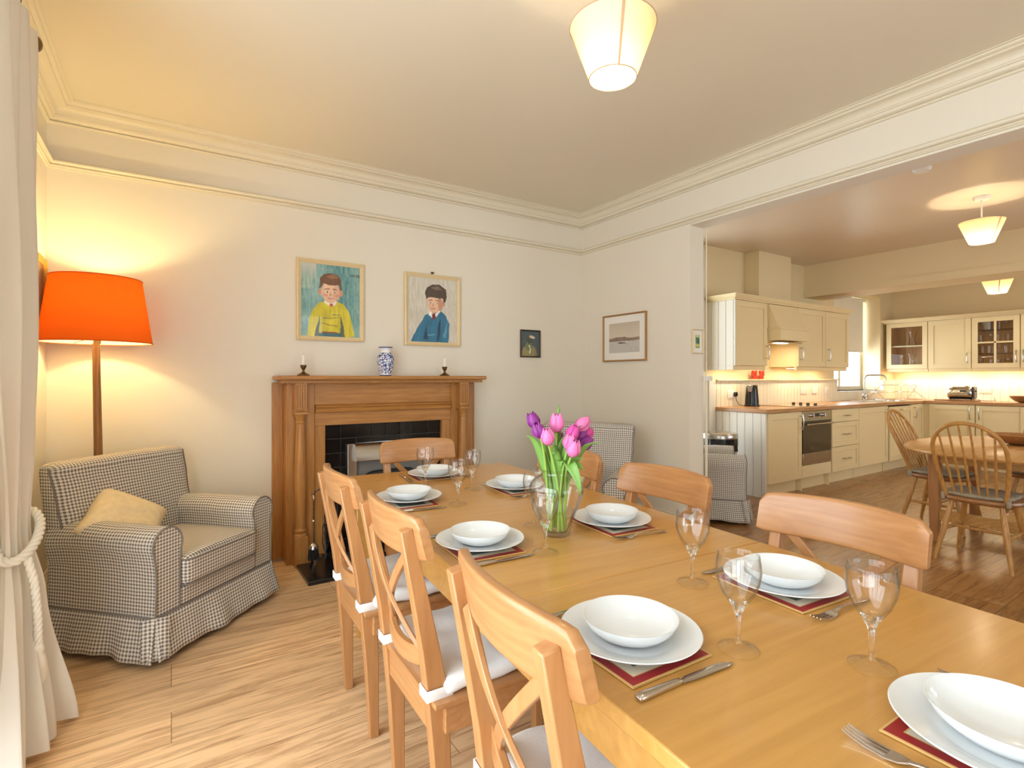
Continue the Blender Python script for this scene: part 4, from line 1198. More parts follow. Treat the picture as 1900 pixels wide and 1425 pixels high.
def bg1(u, v, st):
    t = 0.5 + 0.9 * st + 0.25 * math.sin(u * 7)
    c = mixc(C(70, 132, 136), C(154, 190, 184), t)
    if u < .25 and v > .75: c = mixc(c, C(206, 204, 190), (v - .75) * 4)
    if (u > .82 and v > .86 and abs(math.sin(u * 110)) > .75 and v < .90): c = C(52, 70, 72)
    return c
S2 = [('p', [(.06, .0), (.12, .12), (.24, .28), (.34, .42), (.46, .47), (.66, .50), (.78, .42), (.84, .30), (.82, .0)], C(52, 116, 148)),
      ('p', [(.30, .05), (.36, .24), (.40, .05)], C(34, 74, 100)), ('p', [(.58, .02), (.60, .30), (.66, .38), (.63, .02)], C(34, 70, 96)), ('p', [(.40, .10), (.56, .12), (.56, .135), (.40, .12)], C(96, 158, 180)),
      ('p', [(.70, .10), (.80, .34), (.76, .08)], C(92, 150, 172)), ('p', [(.46, .44), (.45, .56), (.60, .58), (.66, .48)], sk2),
      ('p', [(.41, .43), (.44, .50), (.52, .42), (.49, .37)], C(236, 232, 222)), ('p', [(.66, .49), (.64, .53), (.54, .44), (.57, .40)], C(236, 232, 222)),
      ('p', [(.475, .44), (.54, .44), (.545, .36), (.49, .36)], C(134, 44, 48)), ('e', .715, .615, .028, .045, sk2), ('e', .535, .615, .160, .145, sk1), ('e', .51, .52, .085, .055, sk1), ('e', .65, .60, .05, .10, sk2),
      ('p', [(.37, .66), (.335, .76), (.38, .85), (.50, .905), (.64, .905), (.76, .84), (.785, .74), (.76, .65), (.72, .63), (.705, .70), (.62, .69), (.50, .70), (.40, .695)], C(78, 60, 50)),
      ('p', [(.46, .85), (.60, .88), (.70, .83), (.56, .81)], C(120, 98, 82)),
      ('e', .445, .620, .026, .010, C(240, 236, 228)), ('e', .585, .620, .026, .010, C(240, 236, 228)), ('e', .45, .620, .013, .010, C(60, 54, 52)), ('e', .588, .620, .013, .010, C(60, 54, 52)),
      ('p', [(.41, .65), (.48, .656), (.48, .664), (.41, .66)], hr2), ('p', [(.55, .656), (.63, .65), (.63, .66), (.55, .664)], hr2),
      ('p', [(.50, .615), (.487, .572), (.525, .567), (.515, .615)], sk2), ('e', .51, .530, .048, .012, C(190, 84, 76)), ('e', .51, .533, .032, .005, C(240, 230, 220))]


def bg2(u, v, st): return mixc(C(196, 186, 168), C(224, 218, 204), 0.5 + 1.0 * st)
Y_ = YB - 0.001
p1 = picture('portrait_painting', (0.708, Y_, 1.480), (1, 0, 0), 0.460, 0.560, 0.030, 'framec', 0, painter(S1, bg1), 'framed portrait of a boy in a yellow jumper against a teal background')
p2 = picture('portrait_painting', (1.477, Y_, 1.470), (1, 0, 0), 0.472, 0.557, 0.030, 'framec', 0, painter(S2, bg2), 'framed portrait of a dark-haired boy in a blue jumper, above the mantelpiece')
m = MB(); m.ball((0.225, -0.008, 0.574), 0.006); m.ball((0.243, -0.008, 0.574), 0.006); m.box(0.228, 0.240, -0.006, 0.002, 0.55, 0.58); m.build('hanging_hook', 'brass', p2)
S3 = [('e', .45, .12, .42, .34, C(150, 140, 92)), ('e', .42, .40, .20, .18, C(120, 122, 84)), ('e', .45, .68, .15, .18, C(70, 82, 64)), ('e', .50, .80, .09, .06, C(150, 130, 100)), ('e', .62, .76, .16, .05, C(226, 200, 180)), ('p', [(.44, .45), (.56, .30), (.48, .10), (.42, .10), (.48, .30), (.38, .42)], C(206, 204, 178))]
picture('figure_painting', (2.542, Y_, 1.400), (1, 0, 0), 0.212, 0.242, 0.013, 'framed', 0, painter(S3, lambda u, v, st: mixc(C(58, 78, 88), C(88, 104, 104), .5 + st), .03), 'small dark framed picture of a seated figure, on the back wall near the corner', 60, 0.014)


def bg4(u, v, st):
    if v > .50: return mixc(C(214, 200, 178), C(188, 174, 152), (v - .5) * 1.4 + .2 * st)
    if v > .40: return mixc(C(140, 116, 100), C(168, 148, 130), .5 + st) if v < .46 + .05 * noise.noise(Vector((u * 6, 0, 0))) + .03 * (u < .5) else C(196, 180, 160)
    return mixc(C(208, 200, 190), C(190, 182, 172), .5 + st)
S4 = [('p', [(.0, .38), (.0, .47), (.14, .50), (.30, .53), (.55, .52), (.60, .49), (.80, .47), (1., .50), (1., .40), (.6, .38)], C(142, 118, 102)), ('p', [(.28, .33), (.40, .36), (.62, .31), (.50, .30), (.34, .31)], C(86, 74, 68)), ('p', [(.36, .345), (.44, .375), (.56, .345)], C(230, 224, 214)), ('p', [(.59, .33), (.61, .40), (.57, .345)], C(236, 230, 224))]
picture('landscape_print', (XR - 0.001, 3.460, 1.362), (0, -1, 0), 0.505, 0.405, 0.014, 'frameg', 0.062, painter(S4, bg4, .008), 'gold framed sepia print of a boat on a lake, on the wall beside the opening', 90, 0.018)
S5 = [('e', .3, .6, .3, .25, C(70, 130, 70)), ('e', .7, .5, .3, .3, C(50, 104, 90)), ('e', .5, .2, .5, .12, C(206, 196, 90)), ('e', .5, .9, .4, .1, C(220, 214, 120))]
picture('small_print', (3.262, OY1 - 0.001, 1.405), (1, 0, 0), 0.128, 0.182, 0.006, 'framec', 0.036, painter(S5, lambda u, v, st: C(120, 160, 120), .05), 'small square print in a cream mount, on the end of the wall at the opening', 30, 0.012, .002)
picture('old_painting', (XL + 0.001, 3.36, 1.425), (0, 1, 0), 0.250, 0.415, 0.034, 'frameold', 0, painter([('e', .5, .7, .3, .2, C(110, 60, 40)), ('e', .4, .25, .4, .2, C(40, 26, 20))], lambda u, v, st: mixc(C(46, 28, 20), C(104, 66, 40), .4 + st), .04), 'dark old painting in a gilt frame on the left wall, behind the orange lamp shade', 40, 0.024)


# ================================================================== FIREPLACE
fp = thing('fireplace', (0, 0, 0), 0, 'oak mantelpiece with turned columns around a black tiled hearth', 'fireplace')
Yw = YB - 0.0015
m = MB(); m.box(0.556, 0.624, 3.750, Yw, 0.02, 1.19); m.build('side_panel', 'oakZ', fp, bevel=0.002)
m = MB(); m.box(2.002, 2.050, 3.70, Yw, 0.0, 1.19); m.build('side_panel', 'oakZ', fp, bevel=0.002)
for x0, x1 in ((0.624, 0.800), (1.815, 2.000)):
    m = MB(); m.box(x0, x1, 3.640, Yw, 0, 1.19); m.build('pilaster', 'oakZ', fp, bevel=0.003)
m = MB(); m.box(0.800, 0.875, 3.660, Yw, 0, 0.90); m.box(0.800, 0.806, 3.650, 3.66, 0, 1.02); m.build('inner_upright', 'oakZ', fp, bevel=0.003)
m = MB(); m.box(1.743, 1.815, 3.660, Yw, 0, 0.90); m.box(1.809, 1.815, 3.650, 3.66, 0, 1.02)
m.build('inner_upright', 'oakZ', fp, bevel=0.003)
m = MB(); m.box(0.800, 1.815, 3.655, Yw, 0.90, 1.19); m.build('frieze', 'oakX', fp)
m = MB(); m.prism([(3.655, 0.985), (3.636, 0.990), (3.632, 1.005), (3.640, 1.016), (3.628, 1.024), (3.626, 1.032), (3.640, 1.040), (3.655, 1.042)], 0.806, 1.809, 'X'); m.build('frieze_moulding', 'oakX', fp)
m = MB(); m.box(0.560, 2.078, 3.545, Yw, 1.207, 1.236); m.build('mantel_shelf', 'oakX', fp, bevel=0.010, seg=3)
m = MB(); m.box(0.590, 2.052, 3.572, Yw, 1.186, 1.207)
k = 0; x = 0.60
while x < 2.045:
    m.box(x, x + 0.012, 3.566, 3.574, 1.188, 1.200); x += 0.022
m.build('dentil_strip', 'oakX', fp, bevel=0.0015)
for cx in (0.703, 1.892):
    m = MB(); m.box(cx - 0.040, cx + 0.040, 3.560, 3.640, 0, 0.195); m.build('plinth', 'oakZ', fp, bevel=0.003)
    m = MB()
    pr = [(0.040, 0.195), (0.041, 0.203), (0.036, 0.211), (0.030, 0.214), (0.036, 0.222), (0.037, 0.232), (0.030, 0.240), (0.029, 0.25), (0.033, 0.42), (0.035, 0.58), (0.031, 0.78), (0.0255, 0.92), (0.0255, 0.925), (0.029, 0.930), (0.029, 0.936), (0.025, 0.940), (0.026, 0.955), (0.034, 0.975), (0.036, 0.985)]
    m.lathe(pr, cx, 3.600, 28, cap1=True); m.build('column', 'oakZ', fp, smooth=45)
    m = MB(); m.box(cx - 0.042, cx + 0.042, 3.556, 3.640, 0.985, 1.000)
    m.build('capital', 'oakX', fp, bevel=0.002)
    m = MB()
    for q in range(6): m.ball((cx - 0.036 + 0.0144 * q, 3.562, 1.009), 0.0062, 8, 6)
    m.box(cx - 0.040, cx + 0.040, 3.568, 3.640, 1.000, 1.018); m.build('beading', 'oakX', fp)
    m = MB(); m.box(cx - 0.038, cx + 0.038, 3.572, 3.640, 1.018, 1.186)
    for q in range(5):
        m.box(cx - 0.034 + 0.0145 * q, cx - 0.034 + 0.0145 * q + 0.0095, 3.566, 3.573, 1.03, 1.176)
    m.build('fluted_block', 'oakZ', fp, bevel=0.0015)
# tiles
m = MB(); m.box(0.876, 1.742, 3.700, Yw, 0.02, 0.899); m.build('grout_bed', 'grout', fp)
m = MB(); tw = 0.866 / 8; x = 0.876; zt = 0.899
for c_ in range(8):
    for r0 in range(9):
        z1 = zt - r0 * 0.100; z0 = max(0.022, z1 - 0.097)
        xa, xb = 0.876 + c_ * tw + 0.0016, 0.876 + (c_ + 1) * tw - 0.0016
        if r0 >= 1 and c_ >= 1 and 1.04 < (xa + xb) / 2 < 1.60 and r0 > 1: continue
        a = 0.004 * (random.random() - .5)
        m.hexa([(xa, 3.690, z0), (xb, 3.690 + a, z0), (xb, 3.70, z0), (xa, 3.70, z0), (xa, 3.690 - a, z1), (xb, 3.690, z1), (xb, 3.70, z1), (xa, 3.70, z1)])
m.build('tiles', 'tile', fp, bevel=0.0015)
# gas fire insert
gf = thing('gas_fire', (1.34, 3.688, 0.02), 0, 'brushed steel gas fire with black inner arch, set in the tiled fireplace', 'fire')
m = MB()
def fr(y, x0, x1, z0, z1): return
m.box(-0.315, -0.255, -0.03, 0, 0, 0.74); m.box(0.255, 0.315, -0.03, 0, 0, 0.74); m.box(-0.255, 0.255, -0.03, 0, 0.70, 0.74)
m.build('surround', 'steel', gf, bevel=0.003)
m = MB(); m.prism([(-0.030, 0.742), (-0.050, 0.738), (-0.075, 0.70), (-0.085, 0.65), (-0.087, 0.625), (-0.078, 0.620), (-0.030, 0.62)], -0.270, 0.270, 'X'); m.build('canopy', 'steel', gf, smooth=50)
m = MB()
ar = [(-0.25, 0.0), (-0.25, 0.40)] + [(-0.25 + 0.14 * (1 - math.cos(PI / 2 * k / 8)), 0.40 + 0.14 * math.sin(PI / 2 * k / 8)) for k in range(1, 9)] + [(0.25 - 0.14 * (1 - math.cos(PI / 2 * k / 8)), 0.40 + 0.14 * math.sin(PI / 2 * k / 8)) for k in range(8, 0, -1)] + [(0.25, 0.40), (0.25, 0.0)]
m.prism(ar, -0.055, -0.002, 'Y'); m.build('fire_arch', 'blackm', gf, bevel=0.012, seg=3)
m = MB(); m.box(-0.22, 0.22, -0.10, -0.056, 0.0, 0.10)
for k in range(7): m.ball((-0.17 + 0.057 * k, -0.085, 0.115), 0.030, 8, 6)
m.build('coal_bed', 'black', gf)
# hearth slab
hs = MB(); hs.box(0.672, 1.93, 3.215, 3.558, 0, 0.024); hs.box(0.806, 1.809, 3.558, 3.688, 0, 0.019)
o = hs.build('hearth_slab', 'slate', None, bevel=0.003); tag(o, 'black slate hearth slab on the floor in front of the fireplace', 'hearth')

# mantel ornaments
def candlestick(x, label):
    t = thing('candlestick', (x, 3.63, 1.2365), 0, label, 'candlestick', 'brass candlesticks on the mantelpiece')
    m = MB(); m.lathe([(0.001, 0), (0.038, 0), (0.039, 0.004), (0.030, 0.012), (0.016, 0.019), (0.008, 0.028), (0.007, 0.036), (0.012, 0.044), (0.018, 0.056), (0.020, 0.066), (0.021, 0.070), (0.015, 0.070), (0.013, 0.060), (0.001, 0.058)], seg=28); m.build('holder', 'brass', t)
    m = MB(); m.lathe([(0.001, 0.0585), (0.0098, 0.0585), (0.0088, 0.132), (0.006, 0.137), (0.001, 0.137)], seg=18); c = m.build('candle', 'wax', t)
    m = MB(); m.tube([(0, 0, 0.136), (0.001, 0, 0.146)], 0.0009, 6); m.build('wick', 'blackm', c)
    return t
candlestick(0.728, 'left brass candlestick with a white candle stub, below the yellow jumper portrait')
candlestick(1.752, 'right brass candlestick with a white candle stub, right of the blue and white vase')
m = MB(); m.lathe([(0.001, 0), (0.040, 0), (0.042, 0.004), (0.040, 0.012), (0.048, 0.040), (0.0585, 0.085), (0.060, 0.115), (0.056, 0.138), (0.044, 0.158), (0.036, 0.168), (0.034, 0.180), (0.036, 0.192), (0.050, 0.203), (0.052, 0.206), (0.047, 0.206), (0.034, 0.194), (0.030, 0.180), (0.032, 0.166), (0.040, 0.150), (0.001, 0.03)], seg=48)
o = m.build('china_vase', 'china', smooth=60); o.location = (1.289, 3.64, 1.2365); tag(o, 'blue and white patterned china vase in the middle of the mantelpiece', 'vase')

# fire irons
fx, fy, fz = 0.815, 3.405, 0.0245
cs = thing('companion_stand', (fx, fy, fz), 0, 'black wrought iron fireside companion stand on the hearth', 'fire tool stand')
m = MB(); rows = []
for k in range(30):
    z = 0.06 + 0.44 * k / 29; a = k * 0.45 if 8 < k < 22 else (8 * .45 if k <= 8 else 22 * .45)
    rows.append([(0.009 * math.cos(a + q * PI / 2), 0.009 * math.sin(a + q * PI / 2), z) for q in range(4)])
vs = m.quadgrid(rows, closed_u=True); m.b.faces.new(vs[0]); m.b.faces.new(vs[-1]); m.build('pole', 'iron', cs, smooth=30)
for k in range(4):
    a = k * PI / 2 + 0.6; dx, dy = math.cos(a), math.sin(a)
    m = MB(); m.bar([(0, 0, 0.075), (dx * 0.03, dy * 0.03, 0.080), (dx * 0.075, dy * 0.075, 0.068), (dx * 0.105, dy * 0.105, 0.035), (dx * 0.115, dy * 0.115, 0.001)], (-dy, dx, 0), 0.020, 0.004); m.build('foot', 'iron', cs)
m = MB(); m.lathe([(0.004, 0.50), (0.013, 0.51), (0.006, 0.52), (0.015, 0.535), (0.013, 0.55), (0.001, 0.56)], seg=16)
for k in range(4):
    a = k * PI / 2 + 2.9; dx, dy = math.cos(a), math.sin(a)
    m.tube([(0, 0, 0.485), (dx * 0.03, dy * 0.03, 0.497), (dx * 0.06, dy * 0.06, 0.485), (dx * 0.070, dy * 0.070, 0.462), (dx * 0.082, dy * 0.082, 0.468)], 0.0045, 8)
m.build('hook_arms', 'iron', cs)


def tool(name, k, label, cat):
    a = k * PI / 2 + 2.9
    t = thing(name, (fx + 0.071 * math.cos(a), fy + 0.071 * math.sin(a), fz), a, label, cat, 'fireside tools hanging from the stand')
    m = MB(); m.tube([(0.0, 0.014 * math.sin(q), 0.445 + 0.022 * math.cos(q)) for q in [2 * PI * j / 16 for j in range(17)]], 0.0032, 6, caps=False)
    m.tube([(0, 0, 0.424), (0, 0, 0.38), (0, 0, 0.29)], 0.0045, 8); m.ball((0, 0, 0.30), 0.010, 10, 6); m.build('handle', 'chrome' if k == 0 else 'iron', t)
    return t
t = tool('hearth_brush', 0, 'hearth brush with domed top and dark bristles, hanging leftmost on the stand', 'brush')
m = MB(); m.tube([(0, 0, 0.29), (0, 0, 0.165)], 0.004, 8); m.lathe([(0.006, 0.165), (0.018, 0.158), (0.028, 0.142), (0.030, 0.128), (0.001, 0.128)], seg=20); m.build('brush_head', 'steel', t)
m = MB()
for q in range(60):
    a = q * 2.4; r = 0.027 * math.sqrt((q + .5) / 60)
    m.tube([(r * math.cos(a), r * math.sin(a), 0.13), (r * 1.25 * math.cos(a), r * 1.25 * math.sin(a), 0.062)], 0.0022, 5)
m.build('bristles', 'blackm', t)
t = tool('hearth_shovel', 1, 'black hearth shovel hanging from the stand', 'shovel')
m = MB(); m.tube([(0, 0, 0.29), (0, 0, 0.20)], 0.004, 8); m.prism([(-0.035, 0.085), (0.035, 0.085), (0.045, 0.11), (0.030, 0.19), (0.012, 0.205), (-0.012, 0.205), (-0.030, 0.19), (-0.045, 0.11)], -0.002, 0.002, 'Y'); m.build('blade', 'iron', t)
t = tool('fire_poker', 2, 'long black poker hanging at the right of the stand', 'poker')
m = MB(); m.tube([(0, 0, 0.29), (0, 0, 0.11), (0, 0, 0.075)], [0.0045, 0.0045, 0.001], 8); m.tube([(0, 0, 0.13), (0.02, 0, 0.115), (0.028, 0, 0.10)], [0.004, 0.003, 0.001], 6); m.build('shaft', 'iron', t)
t = tool('fire_tongs', 3, 'black fire tongs hanging behind the stand pole', 'tongs')
m = MB()
for s in (-1, 1): m.tube([(0, 0, 0.29), (0, s * 0.016, 0.24), (0, s * 0.018, 0.14), (0, s * 0.006, 0.085)], 0.0035, 6)
m.build('arms', 'iron', t)

# ================================================================== GINGHAM ARMCHAIRS
def uvgrid(m, rows, uvs, closed_u=False):
    """rows of points with explicit uv per point"""
    ul = m.b.loops.layers.uv.get('UVMap') or m.b.loops.layers.uv.new('UVMap')
    fl_ = m.b.faces.layers.int.get('cu') or m.b.faces.layers.int.new('cu')
    vs = [[m.b.verts.new(p) for p in r] for r in rows]
    for i in range(len(vs) - 1):
        for j in range(len(vs[0]) - 1):
            f = m.b.faces.new([vs[i][j], vs[i][j + 1], vs[i + 1][j + 1], vs[i + 1][j]]); f.smooth = True
            f[fl_] = 1
            for lp, (a, b_) in zip(f.loops, ((i, j), (i, j + 1), (i + 1, j + 1), (i + 1, j))): lp[ul].uv = uvs[a][b_]
    return vs


def boxuv(m):
    ul = m.b.loops.layers.uv.get('UVMap') or m.b.loops.layers.uv.new('UVMap')
    fl_ = m.b.faces.layers.int.get('cu')
    m.b.normal_update()
    for f in m.b.faces:
        if fl_ and f[fl_]: continue
        n = f.normal; ax = max(range(3), key=lambda i: abs(n[i]))
        for lp in f.loops:
            co = lp.vert.co
            lp[ul].uv = ((co.y, co.z) if ax == 0 else (co.x, co.z) if ax == 1 else (co.x, co.y))


def wob(p, a=0.003, s=9.0):
    v = Vector(p)
    return v + noise.noise_vector(v * s) * a + noise.noise_vector(v * s * 2.7) * a * 0.5


def armchair(label, bh=0.83, group='grey gingham armchairs'):
    t = thing('armchair', (0, 0, 0), 0, label, 'armchair', group)
    ZS = 0.20
    HW = 0.365
    for s in (-1, 1):
        # arm: profile swept front to back
        cx, cz, R = 0.300, 0.497, 0.076
        P = [(0.238, ZS), (0.238, 0.30), (0.237, 0.40), (0.232, 0.445)]
        for k in range(15):
            a = math.radians(205 - (230) * k / 14)
            P.append((cx + R * math.cos(a), cz + R * math.sin(a)))
        P += [(0.362, 0.425), (0.357, 0.38), (0.358, 0.30), (0.362, ZS)]
        L_ = [0]
        for p, q in zip(P, P[1:]): L_.append(L_[-1] + math.hypot(q[0] - p[0], q[1] - p[1]))
        m = MB(); rows = []; uvs = []
        NY = 22
        for j in range(NY + 1):
            y = -0.345 + 0.59 * j / NY
            drop = 0.0 - 0.012 * max(0, (y - 0.05) / 0.2)
            rr = 0.012 * max(0, 1 - (y + 0.345) / 0.03)
            row = []
            for x, z in P:
                zz = z + (drop if z > 0.4 else 0)
                dx = (x - 0.30); sc_ = 1 - rr * 1.2
                p = wob((s * (0.30 + dx * sc_), y, ZS + (zz - ZS) * (1 - rr * 0.35)), 0.0035)
                if z == ZS: p.z = ZS
                row.append(p)
            rows.append(row); uvs.append([(l, y) for l in L_])
        vs = uvgrid(m, rows, uvs)
        f = m.b.faces.new(vs[0]); f.smooth = True
        m.b.faces.new(vs[-1])
        boxuv(m)
        m.build('arm', 'ging', t, smooth=75)
        # piping round the arm front
        pf = MB(); pf.tube([Vector((p.x, p.y - 0.001, p.z)) for p in rows[0]], 0.0042, 7); pf.build('piping', 'piping', t, smooth=80)
    # backrest
    m = MB(); rows = []; uvs = []
    nz, nx = 22, 26
    def back(u, z, front):
        k = (z - ZS) / (bh - ZS)
        w_ = HW * (0.985 - 0.03 * math.sin(PI * min(1, k)))
        y = (0.115 + 0.105 * k - 0.02 * math.sin(PI * k)) if front else (0.275 + 0.065 * k)
        x = w_ * u
        e = max(0, (abs(u) - 0.86) / 0.14)
        y += (0.030 * e * e if front else -0.030 * e * e)
        return Vector((x, y, z - (0.012 * e * e if k > .93 else 0)))
    # wrap: front from bottom up, over the top, down the rear
    prof_ = [('f', ZS + (bh - 0.045 - ZS) * i / nz) for i in range(nz + 1)]
    for k, z in prof_:
        rows.append([wob(back(-1 + 2 * j / nx, z, True), 0.004) for j in range(nx + 1)]); uvs.append([(HW * (-1 + 2 * j / nx), z) for j in range(nx + 1)])
    yf, yb = 0.22, 0.34
    for i in range(1, 9):
        a = PI * i / 9
        row = []
        for j in range(nx + 1):
            u = -1 + 2 * j / nx; f0, b0 = back(u, bh - 0.045, True), back(u, bh - 0.045, False)
            c0 = (f0.y + b0.y) / 2; hw = (b0.y - f0.y) / 2
            e = max(0, (abs(u) - 0.86) / 0.14)
            row.append(wob(Vector((f0.x, c0 - hw * math.copysign(abs(math.cos(a)) ** 0.6, math.cos(a)), bh - 0.045 + (0.045 - 0.016 * e * e + 0.006 * (1 - u * u)) * math.sin(a) ** 0.6)), 0.003))
        rows.append(row); uvs.append([(HW * (-1 + 2 * j / nx), bh - 0.045 + 0.018 * i) for j in range(nx + 1)])
    for i in range(nz + 1):
        z = bh - 0.045 - (bh - 0.045 - ZS) * i / nz
        rows.append([wob(back(-1 + 2 * j / nx, z, False), 0.003) for j in range(nx + 1)]); uvs.append([(HW * (-1 + 2 * j / nx), bh + 0.12 + (bh - z)) for j in range(nx + 1)])
    vs = uvgrid(m, rows, uvs)
    n = len(vs)
    for e in (0, -1):      # side cheeks, strip across front/rear pairs
        for i in range(n // 2):
            a, b_, c_, d_ = vs[i][e], vs[i + 1][e], vs[n - 2 - i][e], vs[n - 1 - i][e]
            try:
                q4 = list(dict.fromkeys([a, b_, c_, d_]))
                if len(q4) < 3: continue
                f = m.b.faces.new(q4); f.smooth = True
            except ValueError: pass
    boxuv(m)
    m.build('backrest', 'ging', t, smooth=75)
    # piping over the back edge
    for s in (-1, 1):
        pf = MB(); pf.tube([rows[i][0 if s < 0 else -1] + Vector((s * 0.001, -0.001, 0)) for i in range(6, nz + 3)], 0.0038, 7); pf.build('piping', 'piping', t)
    # seat cushion
    m = MB(); m.rbox((0, -0.125, 0.352), (0.462, 0.505, 0.135), 0.030, 14, lambda P: wob(P + Vector((0, 0, 0.012 * (1 - (P.x / 0.23) ** 2) * (1 if P.z > 0 else 0))), 0.002))
    boxuv(m); c_ = m.build('seat_cushion', 'ging', t, smooth=75)
    pf = MB()
    for z in (0.405, 0.292):
        pf.tube([(-0.232, 0.10, z), (-0.232, -0.34, z), (-0.222, -0.368, z), (-0.19, -0.379, z), (0.19, -0.379, z), (0.222, -0.368, z), (0.232, -0.34, z), (0.232, 0.10, z)], 0.0038, 7)
    pf.build('piping', 'piping', c_, smooth=80)
    # front border and deck
    m = MB(); m.rbox((0, -0.05, 0.243), (0.50, 0.60, 0.088), 0.015, 8); boxuv(m); m.build('front_border', 'ging', t, smooth=75)
    # skirt
    ring_ = [(-0.366, -0.350), (0.366, -0.350), (0.366, 0.290), (-0.366, 0.290)]
    m = MB(); gap = 0.010
    for q in range(4):
        a = Vector(ring_[q] + (0,)); b_ = Vector(ring_[(q + 1) % 4] + (0,)); tt = (b_ - a); L2 = tt.length; tt.normalize(); nn = Vector((tt.y, -tt.x, 0))
        rows = []; uvs = []; nu = 44
        for i in range(9):
            k = i / 8; z = ZS - (ZS - 0.030) * k
            row = []; uv_ = []
            for j in range(nu + 1):
                u = j / nu
                al = gap * k * (1 - 2 * u) * 0.8
                wv_ = (0.009 * math.sin(u * 17 + q * 2.1) + 0.006 * math.sin(u * 31 + q)) * k ** 1.3 * math.sin(PI * min(1, u * 1.02)) ** 0.4
                fl2 = 0.038 * k
                p = a + tt * (u * L2 + al - 0.030 * k * (1 - 2 * u) * 0.9) + nn * (fl2 + wv_) + Vector((0, 0, z + 0.006 * k * math.sin(u * 9 + q)))
                row.append(p); uv_.append((u * L2, z))
            rows.append(row); uvs.append(uv_)
        uvgrid(m, rows, uvs)
        # inner pleat behind each corner
        cpt = a; n2 = (nn + Vector((-tt.x, -tt.y, 0))).normalized()
        t2 = Vector((-n2.y, n2.x, 0))
        rows = []; uvs = []
        for i in range(5):
            k = i / 4; z = ZS - (ZS - 0.034) * k
            rows.append([cpt + n2 * (0.034 * k - 0.006) + t2 * x_ + Vector((0, 0, z)) for x_ in (-0.05, -0.02, 0.02, 0.05)]); uvs.append([(x_, z) for x_ in (-0.05, -0.02, 0.02, 0.05)])
        uvgrid(m, rows, uvs)
    m.build('skirt', 'ging', t, smooth=75, solid=0.003, recalc=False)
    pf = MB(); c4 = [Vector(p + (ZS,)) for p in ring_]; lp = []
    for q in range(4):
        a, b_ = c4[q], c4[(q + 1) % 4]
        lp += [a.lerp(b_, k) for k in (0.02, 0.5, 0.98)]
    lp.append(lp[0]); pf.tube(lp, 0.0048, 7); pf.build('piping', 'piping', t, smooth=80)
    for sx in (-1, 1):
        for y in (-0.30, 0.24):
            m = MB(); m.hexa([(sx * 0.31 - 0.018, y - 0.018, 0), (sx * 0.31 + 0.018, y - 0.018, 0), (sx * 0.31 + 0.018, y + 0.018, 0), (sx * 0.31 - 0.018, y + 0.018, 0), (sx * 0.31 - 0.025, y - 0.025, ZS), (sx * 0.31 + 0.025, y - 0.025, ZS), (sx * 0.31 + 0.025, y + 0.025, ZS), (sx * 0.31 - 0.025, y + 0.025, ZS)])
            m.build('foot', 'windsor', t, bevel=0.003)
    m = MB(); m.box(-0.33, 0.33, -0.31, 0.25, ZS - 0.05, ZS + 0.01); boxuv(m); m.build('underframe', 'ging', t)
    return t

A1 = armchair('large grey gingham armchair with skirt, in the left corner below the orange lamp'); A1.location = (-0.037, 3.186, 0); A1.rotation_euler = (0, 0, math.radians(44))
A2 = armchair('grey gingham armchair in the far corner behind the tulips', 0.87); A2.location = (2.50, 2.92, 0); A2.rotation_euler = (0, 0, math.radians(-53))
A3 = copy_tree(A1); A3.location = (4.03, 3.07, 0); A3.rotation_euler = (0, 0, math.radians(43)); A3['label'] = 'grey gingham armchair just through the opening, seen past the wall end'


def pillow(loc, rot, w_, h_, label):
    m = MB(); n = 22
    for s in (1, -1):
        rows = []
        for i in range(n + 1):
            u = -1 + 2 * i / n; row = []
            for j in range(n + 1):
                v = -1 + 2 * j / n
                pin = 1 - 0.10 * (1 - u * u) * abs(v) ** 3; pin2 = 1 - 0.10 * (1 - v * v) * abs(u) ** 3
                th = 0.068 * ((1 - u ** 4) * (1 - v ** 4)) ** 0.55
                row.append((u * w_ / 2 * pin2, v * h_ / 2 * pin, s * th + 0.004 * math.sin(u * 9 + v * 5) * (1 - u * u) * (1 - v * v)))
            rows.append(row)
        m.quadgrid(rows, flip=s < 0)
    o = m.build('cushion', 'damask', None, smooth=80); o.location = loc; o.rotation_euler = rot
    return tag(o, label, 'cushion')
pillow((-0.19, 3.13, 0.535), (math.radians(32), math.radians(-24), math.radians(80)), 0.34, 0.34, 'cream damask cushion leaning in the left gingham armchair')
pillow((2.31, 2.90, 0.545), (math.radians(62), math.radians(12), math.radians(-50)), 0.38, 0.34, 'cream patterned cushion in the far gingham armchair, behind the dining chairs')


# ================================================================== KITCHEN
def shaker(m, x0, x1, z0, z1, y=0.0, st=0.065, th=0.02):
    m.box(x0, x0 + st, y - th, y, z0, z1); m.box(x1 - st, x1, y - th, y, z0, z1)
    m.box(x0 + st, x1 - st, y - th, y, z0, z0 + st); m.box(x0 + st, x1 - st, y - th, y, z1 - st, z1)
    m.box(x0 + st, x1 - st, y - th + 0.009, y, z0 + st, z1 - st)


def bow(parent, p, L, vertical=True, y=-0.02):
    m = MB(); x, z = p; pts = []
    for k in range(9):
        u = -1 + 2 * k / 8; o = -0.030 - 0.012 * (1 - u * u)
        pts.append((x, y + o, z + u * L / 2) if vertical else (x + u * L / 2, y + o, z))
    m.tube(pts, 0.006, 8)
    for u in (-0.82, 0.82):
        q = (x, z + u * L / 2) if vertical else (x + u * L / 2, z)
        m.tube([(q[0], y, q[1]), (q[0], y - 0.033, q[1])], 0.0045, 8)
    return m.build('handle', 'steel', parent)


